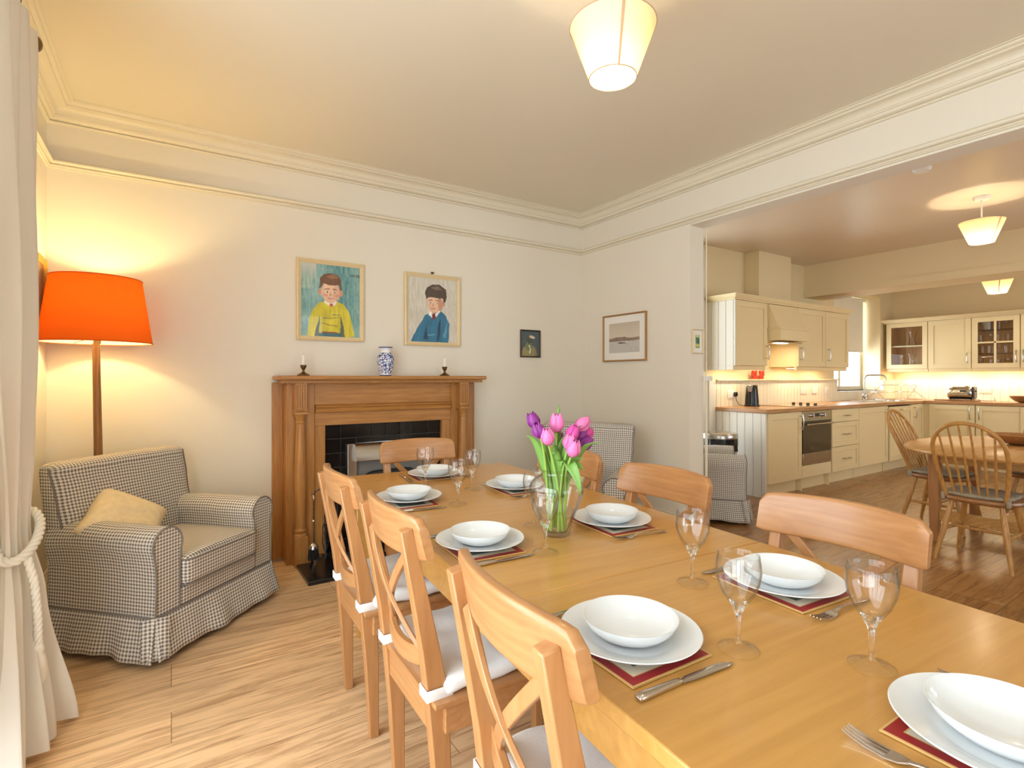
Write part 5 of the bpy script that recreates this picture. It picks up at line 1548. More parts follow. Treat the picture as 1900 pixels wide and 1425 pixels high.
def base_cab(x, rz, wdt, label, hside, loc=None, group='cream base cupboards'):
    t = thing('base_cabinet', loc, rz, label, 'cupboard', group)
    m = MB(); m.box(0.001, wdt - 0.001, 0.0, 0.56, 0.135, 0.858); m.box(0.001, wdt - 0.001, 0.05, 0.07, 0, 0.135); m.build('body', 'cab', t)
    m = MB(); shaker(m, 0.003, wdt - 0.003, 0.138, 0.852); d = m.build('door', 'cab', t, bevel=0.0015)
    bow(d, ((wdt - 0.045) if hside == 'R' else 0.045, 0.745), 0.16)
    return t
YK = 3.02
base_cab(0, 0, 0.635, 'cream base cupboard at the free end of the worktop, left of the oven', 'R', (5.045, YK, 0))
base_cab(0, 0, 0.795, 'cream base cupboard between the drawers and the dishwasher door', 'R', (6.975, YK, 0))
base_cab(0, 0, 0.40, 'narrow cream base cupboard next to the inner corner', 'L', (8.50, YK, 0))
# dishwasher panel
t = thing('dishwasher', (7.785, YK, 0), 0, 'integrated dishwasher with cream panel door, standing slightly ajar behind the hoop-back chair', 'dishwasher')
m = MB(); m.box(0.003, 0.70, 0.0, 0.56, 0.135, 0.85); m.build('body', 'blackm', t); m = MB(); m.box(0.001, 0.71, 0.05, 0.07, 0, 0.134); m.build('plinth', 'cab', t)
m = MB(); shaker(m, 0.004, 0.70, 0.138, 0.842, -0.012); d = m.build('door', 'cab', t, bevel=0.0015); bow(d, (0.36, 0.80), 0.14, False, -0.032)
# oven
t = thing('built_in_oven', (5.685, YK, 0), 0, 'stainless steel built-in oven with dark glass door, under the hob', 'oven')
W_ = 0.625
m = MB(); m.box(0.001, W_ - 0.001, 0.0, 0.56, 0.135, 0.858); m.box(0.001, W_ - 0.001, 0.05, 0.07, 0, 0.135); m.box(0.012, 0.030, 0.0, 0.05, 0, 0.135); m.box(W_ - 0.03, W_ - 0.012, 0.0, 0.05, 0, 0.135); m.build('housing', 'cab', t)
m = MB(); m.box(0.014, W_ - 0.014, -0.020, 0, 0.762, 0.856); m.build('control_panel', 'steel', t, bevel=0.002)
m = MB(); m.box(W_ / 2 - 0.045, W_ / 2 + 0.045, -0.0225, -0.02, 0.792, 0.828); m.build('clock_display', 'black', t)
for kx in (0.19, W_ - 0.19):
    m = MB(); m.tube([(kx, -0.02, 0.808), (kx, -0.026, 0.808)], 0.026, 20); m.tube([(kx, -0.026, 0.808), (kx, -0.048, 0.808)], 0.019, 20); m.box(kx - 0.003, kx + 0.003, -0.051, -0.047, 0.792, 0.826); m.build('knob', 'chrome', t)
m = MB(); m.box(0.014, W_ - 0.014, -0.022, 0, 0.275, 0.40); d = m.build('oven_door', 'steel', t, bevel=0.002)
m = MB(); m.box(0.014, W_ - 0.014, -0.022, 0, 0.402, 0.752); m.build('door_glass', 'ovenglass', d, bevel=0.002)
m = MB(); m.tube([(0.04, -0.062, 0.716), (W_ - 0.04, -0.062, 0.716)], 0.010, 12)
for kx in (0.075, W_ - 0.075): m.tube([(kx, -0.022, 0.716), (kx, -0.060, 0.716)], 0.007, 8)
m.build('handle', 'steel', d)
m = MB(); m.box(0.003, W_ - 0.003, -0.018, 0, 0.138, 0.268); m.build('lower_panel', 'cab', t, bevel=0.002)
# drawers
t = thing('drawer_unit', (6.325, YK, 0), 0, 'cream unit of three drawers, right of the oven', 'drawers')
W_ = 0.645
m = MB(); m.box(0.001, W_ - 0.001, 0.0, 0.56, 0.135, 0.858); m.box(0.001, W_ - 0.001, 0.05, 0.07, 0, 0.135); m.build('body', 'cab', t)
for z0, z1 in ((0.138, 0.420), (0.425, 0.705), (0.710, 0.852)):
    m = MB()
    if z1 > 0.8: m.box(0.003, W_ - 0.003, -0.02, 0, z0, z1)
    else: shaker(m, 0.003, W_ - 0.003, z0, z1, 0, 0.055)
    d = m.build('drawer', 'cab', t, bevel=0.0015); bow(d, (W_ / 2, (z0 + z1) / 2), 0.16, False)
# end panel of the run
m = MB(); m.box(5.020, 5.043, YK - 0.005, KY - 0.045, 0, 0.858); o = m.build('end_panel', 'beady', None, bevel=0.002); tag(o, 'white boarded end panel of the kitchen units, behind the bin', 'panel')
m = MB(); m.box(4.90, 5.018, KY - 0.045, KY - 0.002, 0, 1.20); o = m.build('wall_panel', 'cabw', None, bevel=0.002); tag(o, 'narrow white wall panel standing left of the worktop end', 'panel')
# far wall run (front faces -X, rotation -90)
XK = 8.90; RZ = -PI / 2
base_cab(0, RZ, 0.50, 'cream base cupboard on the far wall, left of the pair behind the oval table', 'R', (XK, 2.935, 0))
base_cab(0, RZ, 0.50, 'cream base cupboard on the far wall, second from the inner corner', 'L', (XK, 2.430, 0))
base_cab(0, RZ, 0.55, 'cream base cupboard on the far wall at the right edge of the view', 'R', (XK, 1.925, 0))
m = MB(); m.box(8.905, 8.95, 2.94, 3.015, 0, 0.858); m.box(8.90, 9.45, 2.937, 2.94, 0.1, 0.858); o = m.build('corner_post', 'cab', None, bevel=0.002); tag(o, 'cream filler post where the two runs of base cupboards meet', 'post')
# worktop
m = MB(); z0, z1 = 0.8595, 0.900
poly = [(5.005, YK - 0.03), (XK - 0.03, YK - 0.03), (XK - 0.03, 1.30), (KX - 0.002, 1.30), (KX - 0.002, KY - 0.002), (5.005, KY - 0.002)]
m.prism(poly, z0, z1, 'Z'); o = m.build('worktop', 'worktop', None, bevel=0.006, seg=3, smooth=30); tag(o, 'L-shaped beech worktop running along the kitchen units', 'worktop')
# splash panelling with ledge
m = MB(); m.box(5.02, 7.70, KY - 0.045, KY - 0.002, 0.9005, 1.185); m.box(7.70, 9.12, KY - 0.045, KY - 0.002, 0.9005, 1.025); m.box(9.12, KX - 0.05, KY - 0.045, KY - 0.002, 0.9005, 1.185)
o = m.build('trim_splashback', 'bead'); struct(o)
m = MB(); m.box(5.01, 7.72, KY - 0.075, KY - 0.002, 1.186, 1.203); struct(m.build('trim_ledge', 'cab', bevel=0.004))
m = MB(); m.box(7.70, 9.12, KY - 0.055, 3.89, 1.0255, 1.030) ; struct(m.build('trim_window_sill', 'cabw'))
m = MB(); m.box(KX - 0.045, KX - 0.002, 1.3, KY - 0.002, 0.9005, 1.19)
for k in range(30):
    pass
o = m.build('trim_splashback_right', M['beady']); struct(o)

# wall cupboards
def wall_cab(loc, rz, wdt, label, hside, z0=1.35, z1=2.04, dep=0.33, cut=None):
    t = thing('wall_cabinet', loc, rz, label, 'cupboard', 'cream wall cupboards')
    m = MB(); m.box(0.001, wdt - 0.001, 0.0, dep - 0.003, z0, z1); m.build('body', 'cab', t)
    m = MB(); shaker(m, 0.003, wdt - 0.003, z0 + 0.003, z1 - 0.003); d = m.build('door', 'cab', t, bevel=0.0015)
    bow(d, ((wdt - 0.035) if hside == 'R' else 0.035, z0 + 0.15), 0.16)
    m = MB(); m.box(0.001, wdt - 0.001, 0.004, 0.030, z0 - 0.045, z0 - 0.001); m.build('light_rail', 'cab', t, bevel=0.003)
    return t
YU = 3.30
ca = wall_cab((4.925, YU, 0), 0, 0.575, 'cream wall cupboard left of the cooker hood, with boarded side', 'R')
m = MB(); m.box(-0.012, 0.0, -0.018, 0.325, 1.35, 2.04); m.box(-0.012, 0.0, 0.0, 0.325, 1.305, 1.349); m.build('side_panel', 'beady', ca)
wall_cab((6.13, YU, 0), 0, 0.625, 'cream wall cupboard right of the cooker hood', 'L')
wall_cab((6.758, YU, 0), 0, 0.585, 'cream wall cupboard next to the kitchen window', 'L')
# hood
t = thing('cooker_hood', (5.502, YU, 0), 0, 'cream panelled cooker hood with flared canopy, above the hob', 'cooker hood')
m = MB(); m.box(0.001, 0.625, 0.0, 0.325, 1.62, 2.04); m.build('body', 'cab', t)
m = MB(); m.hexa([(0.045, -0.125, 1.765), (0.600, -0.125, 1.765), (0.600, -0.001, 1.765), (0.045, -0.001, 1.765), (0.020, -0.022, 2.036), (0.610, -0.022, 2.036), (0.610, -0.001, 2.036), (0.020, -0.001, 2.036)]); m.build('canopy', 'cab', t, bevel=0.002)
m = MB(); m.box(0.030, 0.610, -0.150, -0.001, 1.640, 1.764)
m.box(0.020, 0.620, -0.160, -0.001, 1.750, 1.768); m.box(0.020, 0.620, -0.160, -0.001, 1.632, 1.648); m.build('canopy_band', 'cab', t, bevel=0.003)
m = MB(); m.box(0.08, 0.56, -0.10, 0.28, 1.610, 1.6195); m.build('filter', 'steel', t)
m = MB(); m.box(0.16, 0.34, -0.06, 0.02, 1.606, 1.6095); m.build('hood_lamp', 'strip', t)
area('hood_light', (5.502 + 0.3, YU + 0.05, 1.60), (0, 0, 0), 0.2, 0.1, 3.0, WARM)
# cornice over wall cupboards
def cornice(name, a, b, ends, label):
    pr = [(0.0, 2.041), (0.022, 2.041), (0.024, 2.052), (0.034, 2.058), (0.046, 2.072), (0.052, 2.084), (0.056, 2.086), (0.056, 2.098), (0.0, 2.098)]
    m = MB(); a = Vector(a); b = Vector(b); tt = (b - a).normalized(); nn = Vector((tt.y, -tt.x, 0))
    inn = -nn * 0.32
    P3 = []
    for p, z in pr:
        A0 = a - tt * (p if ends[0] else 0) ; B0 = b + tt * (p if ends[1] else 0)
        row = []
        if ends[0]: row.append(A0 + inn)
        row.append(A0 + nn * p); row.append(B0 + nn * p)
        if ends[1]: row.append(B0 + inn)
        P3.append([Vector((q.x, q.y, z)) for q in row])
    m.quadgrid(P3)
    return tag(m.build(name, 'cab', None, smooth=25, recalc=False, solid=0.002), label, 'moulding')
cornice('cupboard_cornice', (4.915, YU - 0.005, 0), (7.345, YU - 0.005, 0), (True, True), 'cream moulded cornice along the top of the wall cupboards over the hob')
XU = 9.215
cornice('cupboard_cornice', (XU - 0.005, 3.585, 0), (XU - 0.005, 1.50, 0), (True, False), 'cream moulded cornice along the top of the wall cupboards on the far wall')


def glazed(loc, wdt, label, cols, rows_, shelfz, glassshelf):
    t = thing('glazed_cabinet', loc, RZ, label, 'cupboard', 'glass-fronted wall cupboards'); z0, z1, dep = 1.35, 2.04, 0.35
    m = MB(); m.box(0.001, 0.018, 0, dep, z0, z1); m.box(wdt - 0.018, wdt - 0.001, 0, dep, z0, z1); m.box(0.018, wdt - 0.018, 0, dep, z0, z0 + 0.018); m.box(0.018, wdt - 0.018, 0, dep, z1 - 0.018, z1); m.build('body', 'cab', t)
    m = MB(); m.box(0.018, wdt - 0.018, dep - 0.012, dep, z0 + 0.018, z1 - 0.018)
    m.box(0.0185, 0.022, 0.01, dep - 0.012, z0 + 0.019, z1 - 0.019); m.box(wdt - 0.022, wdt - 0.0185, 0.01, dep - 0.012, z0 + 0.019, z1 - 0.019); m.build('lining', 'carcase', t)
    for sz in shelfz:
        m = MB(); m.box(0.023, wdt - 0.023, 0.02, dep - 0.013, sz - (0.004 if glassshelf else 0.018), sz); m.build('shelf', 'glass' if glassshelf else 'cab', t)
    m = MB(); st = 0.062; th = 0.02
    m.box(0.003, 0.003 + st, -th, 0, z0 + 0.003, z1 - 0.003); m.box(wdt - 0.003 - st, wdt - 0.003, -th, 0, z0 + 0.003, z1 - 0.003)
    m.box(0.003 + st, wdt - 0.003 - st, -th, 0, z0 + 0.003, z0 + 0.003 + st); m.box(0.003 + st, wdt - 0.003 - st, -th, 0, z1 - 0.003 - st, z1 - 0.003)
    for c_ in range(1, cols):
        xx = wdt / 2; m.box(xx - 0.012, xx + 0.012, -th, -0.004, z0 + st, z1 - st)
    for r0 in range(1, rows_):
        zz = (z0 + z1) / 2; m.box(st, wdt - st, -th, -0.004, zz - 0.011, zz + 0.011)
    d = m.build('door', 'cab', t, bevel=0.0015)
    m = MB(); m.box(0.06, wdt - 0.06, -0.011, -0.008, z0 + 0.06, z1 - 0.06); m.build('door_pane', 'pane', d)
    if cols > 1: bow(d, (wdt - 0.032, z0 + 0.15), 0.16)
    m = MB(); m.box(0.001, wdt - 0.001, 0.004, 0.030, z0 - 0.045, z0 - 0.001); m.build('light_rail', 'cab', t, bevel=0.003)
    return t
glazed((XU, 3.58, 0), 0.525, 'glass-fronted wall cupboard nearest the window, holding two glass vases', 1, 1, [1.70], False)
wall_cab((XU, 3.052, 0), RZ, 0.49, 'solid cream wall cupboard between the two glass-fronted ones', 'R', dep=0.35)
glazed((XU, 2.558, 0), 0.49, 'four-pane glass-fronted wall cupboard full of drinking glasses', 2, 2, [1.55, 1.70, 1.87], True)
wall_cab((XU, 2.064, 0), RZ, 0.50, 'cream wall cupboard at the right edge of the view', 'L', dep=0.35)


def simple_glass(name, prof, loc, label, cat, group, o=None):
    if o is None:
        m = MB(); m.lathe([(max(r, 1e-4), z) for r, z in prof], seg=24); o = m.build(name, 'glass', smooth=70)
    else: o = copy_tree(o)
    o.location = loc; tag(o, label, cat, group); return o
hv = [(0.001, 0.0), (0.050, 0.0), (0.048, 0.02), (0.036, 0.09), (0.038, 0.13), (0.062, 0.215), (0.060, 0.215), (0.036, 0.13), (0.034, 0.09), (0.045, 0.02), (0.046, 0.005), (0.001, 0.005)]
h0 = simple_glass('hurricane_vase', hv, (9.36, 3.30, 1.7005), 'clear waisted glass vase on the upper shelf of the oak-lined cupboard', 'vase', 'waisted glass vases')
simple_glass('', hv, (9.36, 3.31, 1.3685), 'clear waisted glass vase on the lower shelf of the oak-lined cupboard', 'vase', 'waisted glass vases', h0)
tg = [(0.001, 0), (0.026, 0), (0.030, 0.10), (0.028, 0.10), (0.024, 0.006), (0.001, 0.006)]
wg = [(0.001, 0), (0.028, 0), (0.004, 0.006), (0.004, 0.05), (0.028, 0.075), (0.032, 0.10), (0.026, 0.125), (0.024, 0.125), (0.030, 0.10), (0.024, 0.077), (0.001, 0.06)]
tum = wn = None
lbl = 'small drinking glass among others behind the four-pane cupboard door'
for zi, z in enumerate((1.3685, 1.5505, 1.7005, 1.8705)):
    for k in range(5):
        y = 2.49 - 0.088 * k; xx = 9.30 + 0.08 * ((k + zi) % 2)
        if (k + zi) % 3:
            tum = simple_glass('tumbler', tg, (xx, y, z), lbl, 'glass', 'glasses in the four-pane cupboard', tum)
        else:
            wn = simple_glass('small_wine_glass', wg, (xx, y, z), lbl, 'glass', 'glasses in the four-pane cupboard', wn)

# under cupboard lights
for k, (x, y, rz, L_, p) in enumerate(((5.21, 3.45, 0, 0.45, 2.2), (6.44, 3.45, 0, 0.5, 2.2), (7.05, 3.45, 0, 0.45, 2.2), (9.40, 3.3, PI / 2, 0.4, 2.4), (9.40, 2.80, PI / 2, 0.4, 3), (9.40, 2.30, PI / 2, 0.4, 3), (9.40, 1.8, PI / 2, 0.4, 3))):
    t = thing('under_cabinet_light', (x, y, 1.345), rz, ['slim strip light under the wall cupboard left of the hood', 'slim strip light under the wall cupboard right of the hood', 'slim strip light under the wall cupboard by the window',
              'slim strip light under the vase cupboard', 'slim strip light under the solid far wall cupboard', 'slim strip light under the four-pane cupboard', 'slim strip light under the rightmost far wall cupboard'][k], 'light', 'under-cupboard strip lights')
    m = MB(); m.box(-L_ / 2, L_ / 2, -0.02, 0.02, -0.012, 0.004); m.build('casing', 'plastic', t)
    m = MB(); m.box(-L_ / 2 + .01, L_ / 2 - .01, -0.014, 0.014, -0.0145, -0.0125); m.build('tube', 'strip', t)
    l = area('strip_light', (0, 0, -0.018), (0, 0, 0), L_ - .02, 0.02, p, (1.0, 0.84, 0.56)); l.parent = t

# blind
t = thing('roller_blind', (8.41, 3.83, 2.42), 0, 'cream roller blind half lowered over the kitchen window', 'blind')
m = MB(); m.tube([(-0.68, 0, 0), (0.68, 0, 0)], 0.022, 14); m.build('roller', 'plastic', t)
m = MB(); m.box(-0.66, 0.66, 0.018, 0.021, -0.79, 0); m.build('blind_cloth', 'blind', t)
m = MB(); m.box(-0.66, 0.66, 0.012, 0.026, -0.81, -0.785); m.build('bottom_bar', 'plastic', t, bevel=0.003)

# hob, sink, tap, rack
t = thing('hob', (5.98, 3.28, 0.9003), 0, 'flat glass hob with a row of small dark knobs, set in the worktop', 'hob')
m = MB(); m.box(-0.29, 0.31, -0.24, 0.24, 0, 0.006); m.build('glass_plate', plain('hob_glass', rgb(176, 138, 92), 0.06, var=0.05), t, bevel=0.002)
for k in range(4):
    m = MB(); m.lathe([(0.018, 0.006), (0.018, 0.020), (0.016, 0.026), (0.001, 0.026)], 0.265, 0.12 - 0.085 * k, 18); m.build('knob', 'black', t)
t = thing('kitchen_sink', (8.30, 3.27, 0.9003), 0, 'inset stainless steel sink under the kitchen window', 'sink')
m = MB(); m.box(-0.48, 0.42, -0.22, 0.20, 0, 0.004); m.build('drainer', 'steel', t, bevel=0.0015)
m = MB(); m.lathe([(0.21, 0.004), (0.21, 0.010), (0.195, 0.010), (0.185, 0.002), (0.18, 0.0045), (0.001, 0.0045)], 0.16, -0.01, 40); m.build('bowl', 'chrome', t, smooth=50)
t = thing('kitchen_tap', (8.235, 3.475, 0.905), 0, 'tall swan-neck steel mixer tap over the sink', 'tap')
m = MB(); m.lathe([(0.030, 0), (0.030, 0.015), (0.022, 0.025), (0.022, 0.075), (0.012, 0.085)], seg=20); m.build('body', 'steel', t)
dx, dy = 0.30, -0.954
pts = [(0, 0, 0.08), (0, 0, 0.30)] + [(dx * 0.05 * (1 - math.cos(a)), dy * 0.05 * (1 - math.cos(a)), 0.30 + 0.05 * math.sin(a)) for a in (0.4, 0.8, 1.2, 1.57)] + [(dx * 0.20, dy * 0.20, 0.35), (dx * 0.23, dy * 0.23, 0.34), (dx * 0.245, dy * 0.245, 0.315), (dx * 0.247, dy * 0.247, 0.27)]
m = MB(); m.tube(pts, 0.010, 10); m.build('spout', 'steel', t, smooth=60)
for s in (-1, 1):
    m = MB(); m.tube([(0, 0, 0.05), (s * 0.05, -0.01, 0.055)], 0.010, 10); m.ball((s * 0.062, -0.012, 0.056), 0.018, 12, 8); m.build('tap_handle', 'steel', t)
t = thing('dish_rack', (8.86, 3.30, 0.901), math.radians(-18), 'folding chrome wire dish rack in the corner of the worktop', 'dish rack')
m = MB(); r = 0.0035
for (x0, x1, y, z) in ((-0.40, 0.40, 0.16, 0.005), (-0.40, 0.40, -0.12, 0.005), (-0.36, 0.42, 0.02, 0.11), (-0.36, 0.42, 0.15, 0.11), (-0.34, 0.34, 0.10, 0.21), (-0.34, 0.34, -0.02, 0.21)):
    m.tube([(x0, y, z), (x1, y, z)], r, 6)
for x in (-0.38, 0.38):
    s = 1 if x > 0 else -1
    m.tube([(x, -0.12, 0.005), (x - s * 0.02, 0.02, 0.11), (x - s * 0.04, 0.10, 0.21)], r, 6); m.tube([(x, 0.16, 0.005), (x - s * 0.02, 0.06, 0.11), (x - s * 0.04, -0.02, 0.21)], r, 6); m.tube([(x - s * 0.04, 0.10, 0.21), (x - s * 0.04, -0.02, 0.21)], r, 6); m.tube([(x, -0.12, 0.005), (x, 0.16, 0.005)], r, 6)
for k in range(24):
    x = -0.35 + 0.03 * k; m.tube([(x, 0.02, 0.11), (x, 0.15, 0.11)], 0.0018, 5); m.tube([(x * .9, -0.02, 0.21), (x * .9, 0.10, 0.21)], 0.0018, 5)
m.build('wires', 'chrome', t)

# toaster, board, kettle
m = MB(); m.lathe([(0.001, 0), (0.125, 0), (0.130, 0.004), (0.130, 0.012), (0.125, 0.016), (0.001, 0.016)], seg=48, sy=2.0); o = m.build('chopping_board', 'bowlw', smooth=40, bevel=0.001); o.location = (9.13, 2.70, 0.9005); tag(o, 'oval wooden board under the toaster', 'board')
t = thing('toaster', (9.17, 2.65, 0.917), RZ, 'shiny steel two-slice toaster on the oval wooden board', 'toaster')
m = MB(); rows = []
for i in range(21):
    x = -0.145 + 0.27 * i / 20; e = abs((x + 0.01) / 0.135); hh = 0.165 * (1 - 0.25 * e ** 4) ; ww = 0.078 * (1 - 0.10 * e ** 4)
    rows.append([(x, ww * math.copysign(abs(math.cos(a)) ** 0.6, math.cos(a)), 0.020 + hh / 2 + hh / 2 * math.copysign(abs(math.sin(a)) ** 0.55, math.sin(a))) for a in [2 * PI * k / 24 for k in range(24)]])
vs = m.quadgrid(rows, closed_u=True); m.b.faces.new(vs[0]); m.b.faces.new(vs[-1]); m.build('body', 'chrome', t, smooth=50)
m = MB(); m.rbox((0.13, 0, 0.100), (0.030, 0.150, 0.160), 0.012, 4); m.build('end_cap', 'black', t)
m = MB(); m.box(-0.13, 0.13, -0.070, 0.070, 0.006, 0.022)
for sx in (-0.11, 0.11):
    for sy in (-0.055, 0.055): m.tube([(sx, sy, 0), (sx, sy, 0.008)], 0.010, 10)
m.build('base', 'black', t)
m = MB(); m.box(-0.10, 0.08, -0.038, -0.012, 0.183, 0.1865); m.box(-0.10, 0.08, 0.012, 0.038, 0.183, 0.1865); m.build('slots', 'black', t)
m = MB(); m.rbox((0.150, 0, 0.12), (0.018, 0.035, 0.016), 0.005, 2); m.build('lever', 'black', t)
m = MB(); m.rbox((0.03, -0.0785, 0.12), (0.07, 0.004, 0.020), 0.002, 2); m.build('badge', 'blackm', t)
m = MB(); m.tube([(0.14, 0.03, 0.012), (0.20, 0.05, -0.010), (0.26, 0.10, -0.012), (0.30, 0.20, -0.012), (0.26, 0.29, 0.03)], 0.003, 6); m.build('cord', 'black', t)
t = thing('kettle', (5.46, 3.44, 0.9005), 0.3, 'tall black and silver jug kettle on the worktop', 'kettle')
m = MB(); m.lathe([(0.001, 0), (0.080, 0), (0.080, 0.018), (0.074, 0.022), (0.070, 0.10), (0.062, 0.20), (0.058, 0.222), (0.050, 0.236), (0.001, 0.242)], seg=36); m.build('body', 'black', t, smooth=45)
m = MB(); m.tube([(0.055, 0, 0.225), (0.10, 0, 0.215), (0.112, 0, 0.16), (0.105, 0, 0.08), (0.072, 0, 0.05)], 0.011, 10); m.build('handle', 'black', t, smooth=60)
m = MB(); m.hexa([(-0.075, -0.02, 0.165), (-0.055, -0.006, 0.15), (-0.055, 0.006, 0.15), (-0.075, 0.02, 0.165), (-0.088, -0.032, 0.238), (-0.045, -0.032, 0.238), (-0.045, 0.032, 0.238), (-0.088, 0.032, 0.238)]); m.build('spout', 'steel', t, bevel=0.003)
m = MB(); m.tube([(-0.02, -0.04, 0.232), (0.02, -0.05, 0.23)], 0.012, 8); m.build('lid_button', 'steel', t)
t = thing('kettle_plug', (5.33, 3.585, 1.035), 0, 'black plug with looping black cord in the leftmost wall socket', 'plug')
m = MB(); m.rbox((0, -0.030, 0), (0.052, 0.032, 0.052), 0.014, 4); m.build('plug_body', 'black', t)
m = MB(); m.tube([(0, -0.032, -0.02), (0.005, -0.035, -0.07), (0.02, -0.06, -0.118), (0.06, -0.10, -0.130), (0.085, -0.12, -0.128)], 0.0035, 7); m.build('cord', 'black', t, smooth=60)


def socket(loc, rz, w_, label):
    t = thing('wall_socket', loc, rz, label, 'socket', 'white wall sockets')
    m = MB(); m.rbox((0, -0.005, 0), (w_, 0.010, 0.086), 0.004, 3); m.build('plate', 'plastic', t)
    m = MB()
    for cx in ([-w_ / 4, w_ / 4] if w_ > .1 else [0]):
        m.box(cx - 0.006, cx + 0.006, -0.013, -0.0095, 0.016, 0.030)
    m.build('switch', 'plastic', t)
    m = MB()
    for cx in ([-w_ / 4, w_ / 4] if w_ > .1 else [0]):
        m.box(cx - 0.002, cx + 0.002, -0.0108, -0.0098, -0.006, 0.002); m.box(cx - 0.014, cx - 0.008, -0.0108, -0.0098, -0.024, -0.020); m.box(cx + 0.008, cx + 0.014, -0.0108, -0.0098, -0.024, -0.020)
    m.build('pin_holes', 'blackm', t)
    return t
YS = KY - 0.0455
socket((5.285, YS, 1.035), 0, 0.146, 'double white wall socket holding the black kettle plug')
socket((6.82, YS, 1.055), 0, 0.146, 'double white wall socket, first of three behind the drawers')
socket((7.09, YS, 1.055), 0, 0.146, 'white wall switch plate, middle of three on the splashback')
socket((7.40, YS, 1.055), 0, 0.086, 'single white wall socket, right of three and nearest the window')
socket((KX - 0.0455, 2.50, 1.05), RZ, 0.146, 'double white wall socket right of the toaster')
# red ornaments on the ledge
for k, (x, lb) in enumerate(((5.74, 'red patterned butterfly-shaped ornament, left of the pair on the splashback ledge'), (5.885, 'red patterned butterfly-shaped ornament, right of the pair on the splashback ledge'))):
    m = MB(); s = 1 if k else -1
    P = [(-0.050, 0.095), (-0.055, 0.050), (-0.035, 0.030), (-0.040, 0.005), (-0.010, 0.0), (0.012, 0.004), (0.045, 0.0), (0.050, 0.03), (0.038, 0.050), (0.050, 0.095), (0.03, 0.105), (0.0, 0.085), (-0.03, 0.105)]
    if s > 0: P = [(-a, b) for a, b in P][::-1]
    m.prism(P, -0.006, 0.006, 'Y')
    for q in range(7): m.ball((-0.03 + 0.01 * q, -0.006, 0.03 + 0.055 * ((q * 5) % 7) / 7), 0.006, 8, 5)
    o = m.build('red_ornament', 'terra'); o.location = (x, KY - 0.045, 1.2035); tag(o, lb, 'ornament', 'red ornaments on the ledge')
# wooden bowls
def wbowl(name, loc, rx, h, sy, label):
    m = MB(); m.lathe([(0.001, 0), (rx * 0.35, 0), (rx * 0.62, h * 0.22), (rx * 0.88, h * 0.62), (rx, h), (rx * 0.96, h), (rx * 0.82, h * 0.60), (rx * 0.55, h * 0.28), (0.001, h * 0.16)], seg=48, sy=sy)
    o = m.build(name, 'bowlw', smooth=60); o.location = loc; return tag(o, label, 'bowl')
wbowl('wooden_bowl', (9.10, 2.0, 0.9005), 0.15, 0.085, 1.0, 'turned wooden bowl on the worktop at the right edge of the view')

# bin
t = thing('pedal_bin', (4.66, 3.30, 0), 0, 'round bin with steel rim and black liner, behind the armchair past the opening', 'bin')
m = MB(); m.lathe([(0.155, 0), (0.165, 0.02), (0.170, 0.56)], seg=36, cap0=True); m.build('body', 'steel', t)
m = MB(); rows = []
for i in range(7):
    k = i / 6; rows.append([((0.178 + 0.008 * math.sin(a * 11 + k * 3) * k + 0.003 * math.sin(a * 23)) * math.cos(a), (0.178 + 0.008 * math.sin(a * 11 + k * 3) * k + 0.003 * math.sin(a * 23)) * math.sin(a), 0.615 - 0.13 * k) for a in [2 * PI * q / 90 for q in range(90)]])
m.quadgrid(rows, closed_u=True); m.build('liner', 'binbag', t, smooth=70, recalc=False)
m = MB(); m.lathe([(0.172, 0.612), (0.183, 0.614), (0.184, 0.650), (0.176, 0.662), (0.12, 0.672), (0.001, 0.674)], seg=40); m.build('lid', 'steel', t, smooth=40)
# smoke alarm
m = MB(); m.lathe([(0.055, 0), (0.055, -0.02), (0.045, -0.032), (0.001, -0.034)], seg=28, cap0=True); o = m.build('smoke_alarm', 'plastic'); o.location = (4.33, 1.47, KZ - 0.0005); tag(o, 'small round white smoke alarm on the kitchen ceiling by the opening', 'smoke alarm')

# ------------------------------------------------------------------ oval table and hoop-back chairs
TK = 0.712
kt = thing('oval_table', (5.225, 1.20, 0), 0, 'oval pine kitchen table on square legs with stretchers', 'table')
m = MB(); rows = []
P = []
for k in range(72):
    a = 2 * PI * k / 72; P.append((0.86 * math.copysign(abs(math.cos(a)) ** 0.86, math.cos(a)), 0.60 * math.copysign(abs(math.sin(a)) ** 0.86, math.sin(a))))
for s, z in ((0.965, TK - 0.030), (0.99, TK - 0.026), (1.0, TK - 0.015), (0.995, TK - 0.004), (0.985, TK)):
    rows.append([(x * s, y * s, z) for x, y in P])
vs = m.quadgrid(rows, closed_u=True); m.b.faces.new(list(reversed(vs[0]))); m.b.faces.new(vs[-1]); m.build('tabletop', 'ktable', kt, smooth=40)
m = MB(); m.box(-0.42, 0.42, -0.365, -0.345, 0.59, 0.681); m.box(-0.42, 0.42, 0.345, 0.365, 0.59, 0.681); m.box(-0.44, -0.42, -0.35, 0.35, 0.59, 0.681); m.box(0.42, 0.44, -0.35, 0.35, 0.59, 0.681); m.build('apron', 'ktable', kt)
for sx in (-0.42, 0.42):
    for sy in (-0.35, 0.35):
        m = MB(); m.hexa([(sx - 0.026, sy - 0.026, 0), (sx + 0.026, sy - 0.026, 0), (sx + 0.026, sy + 0.026, 0), (sx - 0.026, sy + 0.026, 0), (sx - 0.036, sy - 0.036, 0.681), (sx + 0.036, sy - 0.036, 0.681), (sx + 0.036, sy + 0.036, 0.681), (sx - 0.036, sy + 0.036, 0.681)])
        m.build('leg', M['pineZ'], kt, bevel=0.003)
